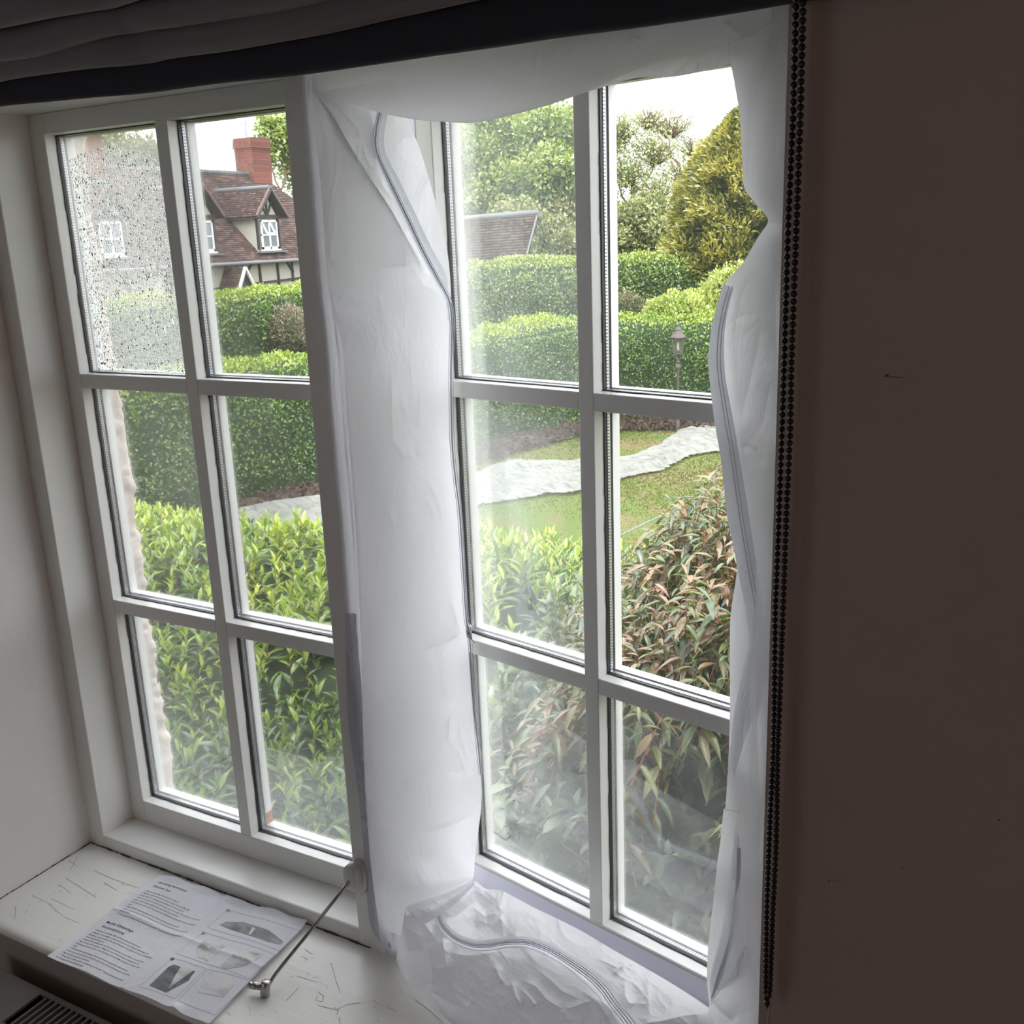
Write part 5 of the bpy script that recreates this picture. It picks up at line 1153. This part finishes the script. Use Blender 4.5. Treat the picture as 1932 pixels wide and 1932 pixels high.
def chimney(u0, u1, vt, vb, X, dx):
    a, b = at_x(u0, vt + 10, X), at_x(u1, vt + 10, X); zt = at_x((u0 + u1) / 2, vt, X)[2]; zb = at_x((u0 + u1) / 2, vb, X)[2]
    m = MB(); y0, y1 = a[1] + .1, b[1] - .1; m.box(X - dx, X, y0, y1, zb - 1.6, zt - .45)
    for i, (g, h0, h1) in enumerate(((.02, .45, .38), (.045, .38, .30), (.03, .30, .06), (.01, .06, 0))): m.box(X - dx - g, X + g, y0 - g, y1 + g, zt - h0, zt - h1)
    rows_ = int((zt - .45 - zb) / .078)
    for i in range(rows_): z = zt - .45 - i * .078; m.box(X - dx - .006, X + .006, y0 - .006, y1 + .006, z - .066, z - .004)
    cpart('chimney', m, M_BRICK)
chimney(470, 511, 260, 335, RX + .35, .9)
chimney(156, 192, 225, 330, RX + .35, .9)
m = MB(); q = at_x(512, 345, RX + .6); m.box(RX - .1, RX + .48, q[1] - .12, q[1] + .28, q[2] - .22, q[2] - .06); cpart('chimney_flashing', m, M_LEAD)
# dormers
def dormer(ypk, zpk, yl, yr, zev, wz0, wy0, wy1, wz1, xf, open_=False):
    root = ct
    zr = zpk; 
    Xb = EV - (zr - ZEV) / slope          # where the dormer ridge meets the main roof
    Xe = EV - (zev - ZEV) / slope
    over = .28
    for side, ye in ((0, yl), (1, yr)):
        A = (xf + over, ye, zev); B = (Xe, ye, zev); C = (Xb, ypk, zr); D = (xf + over, ypk, zr)
        tiles(A, B, C, D, 15, 14, 'dormer_tiles', M_TILE, th=.025)
        m = MB(); m.add([A, B, C, D], [(0, 1, 2, 3)]); m.add([tuple(np.array(q) - [0, 0, .06]) for q in (A, B, C, D)], [(3, 2, 1, 0)])
        cpart('dormer_roof', m, M_TILE)
        m = MB(); m.beam((xf + over, ye, zev - .05), (xf + over, ypk, zr - .05), .05, .16, (1, 0, 0)); cpart('bargeboard', m, M_BEAM)
        m = MB(); m.beam((xf + over + .02, ye, zev + .02), (xf + over + .02, ypk, zr + .02), .10, .05, (1, 0, 0)); cpart('verge', m, simple('pinkish_verge_tiles', (.15, .095, .082), .8))
    m = MB(); m.tube([(xf + over, ypk, zr + .03), (Xb, ypk, zr + .03)], .09, 8); cpart('ridge_tiles', m, M_LEAD)
    w0, w1 = yl + .22, yr - .22
    m = MB(); m.add([(xf, w0, zev - .02), (xf, w1, zev - .02), (xf, ypk, zr - .15)], [(0, 1, 2)])
    m.box(Xe - 1.5, xf, w0, w1, wz0 - .1, zev); cpart('dormer_wall', m, M_CREAM)
    m = MB(); m.beam((xf + .03, w0 - .12, zev + .0), (xf + .03, w1 + .12, zev + .0), .06, .14); m.beam((xf + .03, ypk, zev), (xf + .03, ypk, zr - .2), .05, .07, (1, 0, 0))
    h = (zr - zev) * .55
    m.beam((xf + .03, ypk - .02, zev + .04), (xf + .03, ypk - (ypk - w0) * .5, zev + h), .05, .06, (1, 0, 0)); m.beam((xf + .03, ypk + .02, zev + .04), (xf + .03, ypk + (w1 - ypk) * .5, zev + h), .05, .06, (1, 0, 0))
    m.beam((xf + .03, w0 + .03, wz0), (xf + .03, w0 + .03, zev), .06, .10, (1, 0, 0)); m.beam((xf + .03, w1 - .03, wz0), (xf + .03, w1 - .03, zev), .06, .10, (1, 0, 0)); cpart('timber_frame', m, M_BEAM)
    m = MB(); m.box(xf - .02, xf + .25, w0 - .15, w1 + .15, wz0 - .12, wz0 - .06); cpart('lead_apron', m, M_LEAD)
    window(xf + .05, wy0, wy1, wz0, wz1, open_)
def window(x, y0, y1, z0, z1, open_=False):
    m = MB(); f_ = .055; yc = (y0 + y1) / 2; zc = (z0 + z1) / 2
    m.box(x, x + .06, y0, y0 + f_, z0, z1); m.box(x, x + .06, y1 - f_, y1, z0, z1); m.box(x, x + .06, y0, y1, z0, z0 + f_ * 1.6); m.box(x, x + .06, y0, y1, z1 - f_, z1); m.box(x, x + .06, yc - f_ * .55, yc + f_ * .55, z0, z1)
    m.box(x + .005, x + .055, y0, y1, zc - .025, zc + .025); m.box(x, x + .12, y0 - .05, y1 + .05, z0 - .05, z0)
    w_ = cpart('window', m, M_WUPVC)
    for ya, yb in ((y0 + f_, yc - f_ * .55), (yc + f_ * .55, y1 - f_)):
        for za, zb2 in ((z0 + f_ * 1.6, zc - .025), (zc + .025, z1 - f_)):
            m = MB(); m.box(x + .02, x + .03, ya, yb, za, zb2); o = m.build('pane', M_GLASSD, w_)
            o.matrix_parent_inverse = Matrix.Identity(4)
    if open_:
        m = MB(); d = .22
        A = Vector((x + .06, y0 + .03, z1 - .04)); B = Vector((x + .06, yc + .02, z1 - .04)); C = Vector((x + .06 + d, yc + .02, zc + .06)); D = Vector((x + .06 + d, y0 + .03, zc + .06))
        for p_, q_ in ((A, B), (B, C), (C, D), (D, A)): m.beam(p_, q_, .05, .04)
        o = m.build('open_fanlight', M_WUPVC, w_); o.matrix_parent_inverse = Matrix.Identity(4)
pk, pe1, pe2 = fp(501, 356), fp(487, 411), fp(526, 410)
hw = .80
yc_ = (fp(484, 417)[0] + fp(514, 416)[0]) / 2 + .10
zz0, zz1 = fp(492, 472)[1], fp(484, 416)[1]
dormer(yc_ + .02, pk[1], yc_ - hw, yc_ + hw, fp(487, 409)[1], zz0 + .02, yc_ - .42, yc_ + .42, zz1, FX + .0, True)
y2 = fp(376, 353)[0] + .0; dormer(y2 - .12, pk[1], y2 - hw - .12, y2 + hw - .12, fp(487, 409)[1], zz0 + .02, y2 - .50, y2 + .30, zz1, FX + .0)
y3 = fp(205, 440)[0]; dormer(y3, pk[1], y3 - hw, y3 + hw, fp(487, 409)[1], zz0 + .02, y3 - .42, y3 + .42, zz1, FX + .0)
# timber frame on the front wall (px traced)
def tb(u0, v0, u1, v1, wd=.10):
    a, b = fp(u0, v0), fp(u1, v1); return ((FX + .03, a[0], a[1]), (FX + .03, b[0], b[1]), wd)
for q in (tb(424, 490, 427, 546), tb(456, 490, 456, 502, .08), tb(486, 487, 492, 543), tb(520, 484, 526, 541), tb(548, 482, 552, 530, .08), tb(387, 494, 388, 520, .08), tb(478, 488, 466, 512, .08), tb(435, 490, 446, 503, .09), tb(534, 484, 552, 514, .08), tb(393, 546, 426, 542, .10), tb(476, 535, 566, 524, .11)):
    m = MB(); m.beam(q[0], q[1], .06, q[2], (1, 0, 0)); cpart('timber_beam', m, M_BEAM)
for y in (14.5, 16.2, 18, 19.8, 21.5, 23.2):
    m = MB(); m.beam((FX + .03, y, GZ), (FX + .03, y, ZE), .06, .11, (1, 0, 0)); cpart('timber_beam', m, M_BEAM)
# gabled porch
pk = fp(462, 508); e1 = fp(429, 550); e2 = fp(484, 546); px_ = FX + .9
yp = (fp(455, 520)[0] + fp(470, 520)[0]) / 2; zp = at_x(461, 504, px_)[2]; yp = at_x(461, 504, px_)[1]; ze_ = at_x(481, 545, px_)[2]; yr_ = at_x(481, 545, px_)[1]; hw_ = yr_ - yp
for sgn in (-1, 1):
    ye = yp + sgn * hw_; tiles((px_, ye, ze_), (FX, ye, ze_), (FX, yp, zp), (px_, yp, zp), 10, 9, 'porch_tiles', M_TILE)
    m = MB(); m.beam((px_ + .04, ye, ze_), (px_ + .04, yp, zp), .06, .09, (1, 0, 0)); cpart('porch_bargeboard', m, M_WUPVC)
    m = MB(); m.box(px_ - .06, px_ + .02, ye - .05 * sgn - .03, ye - .05 * sgn + .03, GZ, ze_); cpart('porch_post', m, M_BEAM)
m = MB(); m.add([(px_ - .1, yp - hw_, ze_), (px_ - .1, yp + hw_, ze_), (px_ - .1, yp, zp)], [(0, 1, 2)]); m.box(FX + .001, FX + .02, yp - hw_ * .7, yp + hw_ * .7, GZ, ze_); cpart('porch_gable', m, M_BEAM)
a = at_x(462, 228, -28); m = MB(); m.tube([(-28, a[1], a[2] - 3.2), (-28, a[1], a[2])], .02, 6); m.tube([(-28, a[1] - .0, a[2] - .35), (-28, a[1] + .35, a[2] - .35)], .012, 5); cpart('aerial', m, M_LEAD)

# ---- outbuilding with brown tiles
ob = tag(empty('outbuilding', (-19, 34, GZ)), 'low outbuilding with a brown tiled roof and ivy-clad gable', 'outbuilding'); oinv = Matrix.Translation(-Vector(ob.location))
ad_ = ray(-4800, 480); ad_[2] = 0; ad_ /= np.linalg.norm(ad_); bd_ = np.array([-ad_[1], ad_[0], 0]); bd_ = bd_ if bd_[1] < 0 else -bd_
dd = ray(1013, 404); E0 = CAM + dd * 40 / (R @ dd)[2]; dl = ray(865, 416)
A2 = np.array([[dl[0], -ad_[0]], [dl[1], -ad_[1]]]); tl = np.linalg.solve(A2, (E0 - CAM)[:2]); E1 = CAM + dl * tl[0]
tilt = (E1[2] - E0[2]) / tl[1]; LEN = tl[1] + 3.0; RUN = 4.2
def G2(l, w_, h): return E0 + ad_ * l + bd_ * w_ + np.array([0, 0, tilt * l + h])
tiles(G2(LEN, RUN, -RUN), G2(0, RUN, -RUN), G2(0, 0, 0), G2(LEN, 0, 0), 40, 46, 'roof_tiles', M_TILE2, ob, inv=oinv, th=.07)
m = MB(); m.add([G2(0, RUN, -RUN - .03), G2(LEN, RUN, -RUN - .03), G2(LEN, 0, -.03), G2(0, 0, -.03)], [(0, 1, 2, 3)]); m.add([G2(0, -RUN, -RUN), G2(LEN, -RUN, -RUN), G2(LEN, 0, -.03), G2(0, 0, -.03)], [(3, 2, 1, 0)]); o = m.build('roof', M_TILE2, ob); o.matrix_parent_inverse = oinv
m = MB(); q = [G2(.1, RUN - .3, -RUN), G2(.1, -RUN + .3, -RUN), G2(.1, 0, -.2), G2(LEN, RUN - .3, -RUN), G2(LEN, -RUN + .3, -RUN)]
lowz = lambda p: (p[0], p[1], GZ)
m.add([q[0], q[1], q[2]], [(0, 1, 2)]); m.add([q[0], q[1], lowz(q[1]), lowz(q[0])], [(0, 1, 2, 3)]); m.add([q[0], q[3], lowz(q[3]), lowz(q[0])], [(0, 1, 2, 3)]); m.add([q[4], q[3], lowz(q[3]), lowz(q[4])], [(0, 1, 2, 3)]); o = m.build('wall', simple('old_brick_wall', (.12, .08, .06), .9), ob); o.matrix_parent_inverse = oinv
m = MB(); m.tube([G2(-.05, 0, .05), G2(LEN, 0, .05)], .12, 8); o = m.build('ridge_tiles', M_LEAD, ob, True); o.matrix_parent_inverse = oinv
m = MB(); m.beam(G2(-.03, RUN, -RUN), G2(-.03, 0, 0), .07, .07); m.beam(G2(-.03, -RUN, -RUN), G2(-.03, 0, 0), .07, .07); o = m.build('verge', M_LEAD, ob); o.matrix_parent_inverse = oinv
n = 9000; s_ = rng.uniform(-1, 1, n) * RUN; t_ = rng.rand(n) ** .7; hh = -np.abs(s_) * 1.0; P = np.array([G2(-.05 - rng.rand() * .25, a_, -RUN - 1.5 + (h_ + RUN + 1.5) * b_) for a_, b_, h_ in zip(s_, t_, hh)])
o = leaves('ivy', P, np.tile([0, 0, .8], (n, 1)), np.tile(-ad_, (n, 1)), .15 * rng.uniform(.6, 1.3, n), np.full(n, .8), np.full(n, .06), M_TREE2, ob); o.matrix_parent_inverse = oinv

# ================================================================== SHRUBS CLOSE TO THE WINDOW
def leafbase(wid, curl=.12, fold=.14):
    ys = [0, .18, .45, .75, 1.0]; ws = [.03, .36, .5, .32, .0]; v = []; 
    for y, w_ in zip(ys, ws):
        z = -curl * y * y
        if w_ > 0.001: v += [(-w_ * wid, y, z + fold * w_), (0, y, z), (w_ * wid, y, z + fold * w_)]
        else: v += [(0, y, z)]
    f = []
    for i in range(3):
        b = i * 3; f += [(b, b + 1, b + 4), (b, b + 4, b + 3), (b + 1, b + 2, b + 5), (b + 1, b + 5, b + 4)]
    f += [(9, 10, 12), (10, 11, 12)]
    return np.array(v, float), np.array(f)
def foliage(root, P, D, U, size, tone, mat, base, faces, nparts, cull=None):
    """the leaves that show largest become parts; the rest are joined"""
    n = len(P); Mx = rot_from(D, U); inv = Matrix.Translation(-Vector(root.location))
    mid = P + Mx[:, :, 1] * size[:, None] * .5; q = (mid - CAM) @ R.T; u = 966 + F * q[:, 0] / q[:, 2]; v_ = 966 + F * q[:, 1] / q[:, 2]
    vis = (q[:, 2] > 0) & (u > 230) & (u < 1400) & (v_ > 740) & (v_ < 1860) & ~((u > 600) & (u < 880) & (v_ > 0))
    key = np.where(vis, size / q[:, 2] * (1 + .3 * rng.rand(n)), -1)
    key = key - .9 * np.where(cull is not None, cull, 0) * size / q[:, 2] if cull is not None else key
    order = np.argsort(-key); sel = order[:nparts]; rest = order[nparts:]
    meshes = []
    for tn in np.linspace(-.1, .45, 8):
        me = npmesh('leaf', base, faces); setattr_tone(me, np.full(len(base), tn)); me.materials.append(mat); me.shade_smooth(); meshes.append((tn, me))
    tns = np.array([t for t, _ in meshes])
    for i in sel:
        me = meshes[int(np.argmin(abs(tns - tone[i])))][1]; o = bpy.data.objects.new('leaf', me); COL.objects.link(o); o.parent = root
        X4 = np.eye(4); X4[:3, :3] = Mx[i] * size[i]; X4[:3, 3] = P[i] - np.array(root.location); o.matrix_local = Matrix(X4.tolist())
    k = len(base); vv = (np.einsum('nij,kj->nki', Mx[rest], base) * size[rest][:, None, None] + P[rest][:, None, :]).reshape(-1, 3)
    f = (faces[None] + (np.arange(len(rest)) * k)[:, None, None]).reshape(-1, 3); me = npmesh('foliage', vv, f); setattr_tone(me, np.repeat(tone[rest], k)); me.shade_smooth()
    o = link('foliage', me, mat, root); o.matrix_parent_inverse = inv; o['kind'] = 'stuff'
def shoots(root_at, label, XY, top, hgt, nl, lsize, mat, base, faces, tone_f, cat, nparts, spread=.9, droop=0., stemmat=M_TWIG, lean=.25, stem_r=.0022, down=.35, extra=()):
    root = tag(empty('shrub', root_at), label, cat); inv = Matrix.Translation(-Vector(root.location)); m = MB(); P = []; D = []; U = []; Sz = []; T = []
    for q in list(XY) + list(extra):
        x, y = q[0], q[1]; zt = top(x, y) if len(q) == 2 else q[2]; h = hgt * rng.uniform(.6, 1.25); dx = rng.normal(0, lean, 2); tip = np.array([x, y, zt]); bot = tip + [-dx[0] * h, -dx[1] * h, -h]
        if len(q) == 3: h *= .8; bot = tip + [-dx[0] * h, .55 * h, -.75 * h]
        m.tube([bot, (bot + tip) / 2 + rng.normal(0, .006, 3), tip], [stem_r, stem_r * .7, stem_r * .4], 4, cap=False)
        ph = rng.rand() * 6; k = nl + rng.randint(-2, 3); tn = tone_f(x, y, zt)
        for i in range(k):
            s = i / max(1, k - 1); p = bot + (tip - bot) * (.12 + .88 * s); ph += 2.4; a = np.array([math.cos(ph), math.sin(ph), 0]); up = spread * (1 - s) + .12
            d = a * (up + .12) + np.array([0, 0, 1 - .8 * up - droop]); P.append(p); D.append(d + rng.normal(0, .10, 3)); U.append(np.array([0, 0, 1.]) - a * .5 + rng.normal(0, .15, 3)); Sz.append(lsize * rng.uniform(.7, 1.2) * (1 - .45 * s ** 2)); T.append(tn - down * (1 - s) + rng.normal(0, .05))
    o = m.build('stems', stemmat, root, True); o.matrix_parent_inverse = inv; o['kind'] = 'stuff'
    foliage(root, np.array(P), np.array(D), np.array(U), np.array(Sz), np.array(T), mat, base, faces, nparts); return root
def scatter(n, x0, x1, y0, y1): return [(rng.uniform(x0, x1), rng.uniform(y0, y1)) for _ in range(n)]
def mass(root, top, x0, x1, y0, y1, zb, drop=.16):
    """dark leafless inside of the shrub"""
    K = 26; v = []
    for i in range(K):
        for j in range(K):
            x = x0 + (x1 - x0) * i / (K - 1); y = y0 + (y1 - y0) * j / (K - 1); e = (i in (0, K - 1)) or (j in (0, K - 1)); v.append((x, y, zb if e else top(x, y) - drop + mnoise.noise(Vector((x * 6, y * 6, 2))) * .05))
    o = link('core', npmesh('core', v, gridfaces(K, K)[:, ::-1]), M_CORE, root, True); o.matrix_parent_inverse = Matrix.Translation(-Vector(root.location))
# left: yellow-green shoots
def topL(x, y):
    y = max(y, .45); z = np.interp(y, [.45, .8, 1.3, 1.8, 2.4, 2.9], [-1.98, -1.66, -1.32, -1.14, -1.36, -2.0]); return z + mnoise.noise(Vector((x * 2.2, y * 2.2, 5))) * .10 + (.05 if -.9 < x < -.4 else 0) - .06 * (x < -1.7)
XY = scatter(1800, -3.0, .06, .55, 2.7)
LB, LF = leafbase(.30, .18, .2)
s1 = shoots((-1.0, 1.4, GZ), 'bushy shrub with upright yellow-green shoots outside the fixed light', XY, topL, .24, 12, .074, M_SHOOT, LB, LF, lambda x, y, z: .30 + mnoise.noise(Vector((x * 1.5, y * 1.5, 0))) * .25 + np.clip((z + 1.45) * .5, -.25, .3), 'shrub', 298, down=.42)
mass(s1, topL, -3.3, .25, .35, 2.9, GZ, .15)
# middle: broad leaves
def topM(x, y): return np.interp(y, [.35, .7, 1.1, 1.6, 2.1, 2.6], [-2.0, -1.62, -1.30, -1.12, -1.35, -2.0]) + mnoise.noise(Vector((x * 2.5, y * 2.5, 8))) * .10
XY = scatter(800, .0, .80, .58, 2.3)
MB_, MF_ = leafbase(.40, .25, .12)
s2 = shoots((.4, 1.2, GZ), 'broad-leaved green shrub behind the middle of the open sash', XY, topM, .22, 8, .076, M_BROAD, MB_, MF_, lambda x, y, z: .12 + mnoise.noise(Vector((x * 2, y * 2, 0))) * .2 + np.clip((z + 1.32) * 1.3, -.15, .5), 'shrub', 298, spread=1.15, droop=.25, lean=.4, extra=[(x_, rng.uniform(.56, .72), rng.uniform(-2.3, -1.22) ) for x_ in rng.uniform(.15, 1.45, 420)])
mass(s2, topM, -.15, 1.0, .3, 2.5, GZ, .16)
# right: bronze-pink drooping leaves
def topR(x, y):
    r = math.hypot((x - .84) / .56, (y - 1.30) / .80); return -.46 - .60 * r ** 1.4 - .35 * max(0, r - 1) + mnoise.noise(Vector((x * 4, y * 4, 3))) * .08
XY = [(x, y) for x, y in scatter(1700, .20, 1.5, .72, 2.2) if topR(x, y) > -2.1]
RB, RF = leafbase(.27, .3, .16)
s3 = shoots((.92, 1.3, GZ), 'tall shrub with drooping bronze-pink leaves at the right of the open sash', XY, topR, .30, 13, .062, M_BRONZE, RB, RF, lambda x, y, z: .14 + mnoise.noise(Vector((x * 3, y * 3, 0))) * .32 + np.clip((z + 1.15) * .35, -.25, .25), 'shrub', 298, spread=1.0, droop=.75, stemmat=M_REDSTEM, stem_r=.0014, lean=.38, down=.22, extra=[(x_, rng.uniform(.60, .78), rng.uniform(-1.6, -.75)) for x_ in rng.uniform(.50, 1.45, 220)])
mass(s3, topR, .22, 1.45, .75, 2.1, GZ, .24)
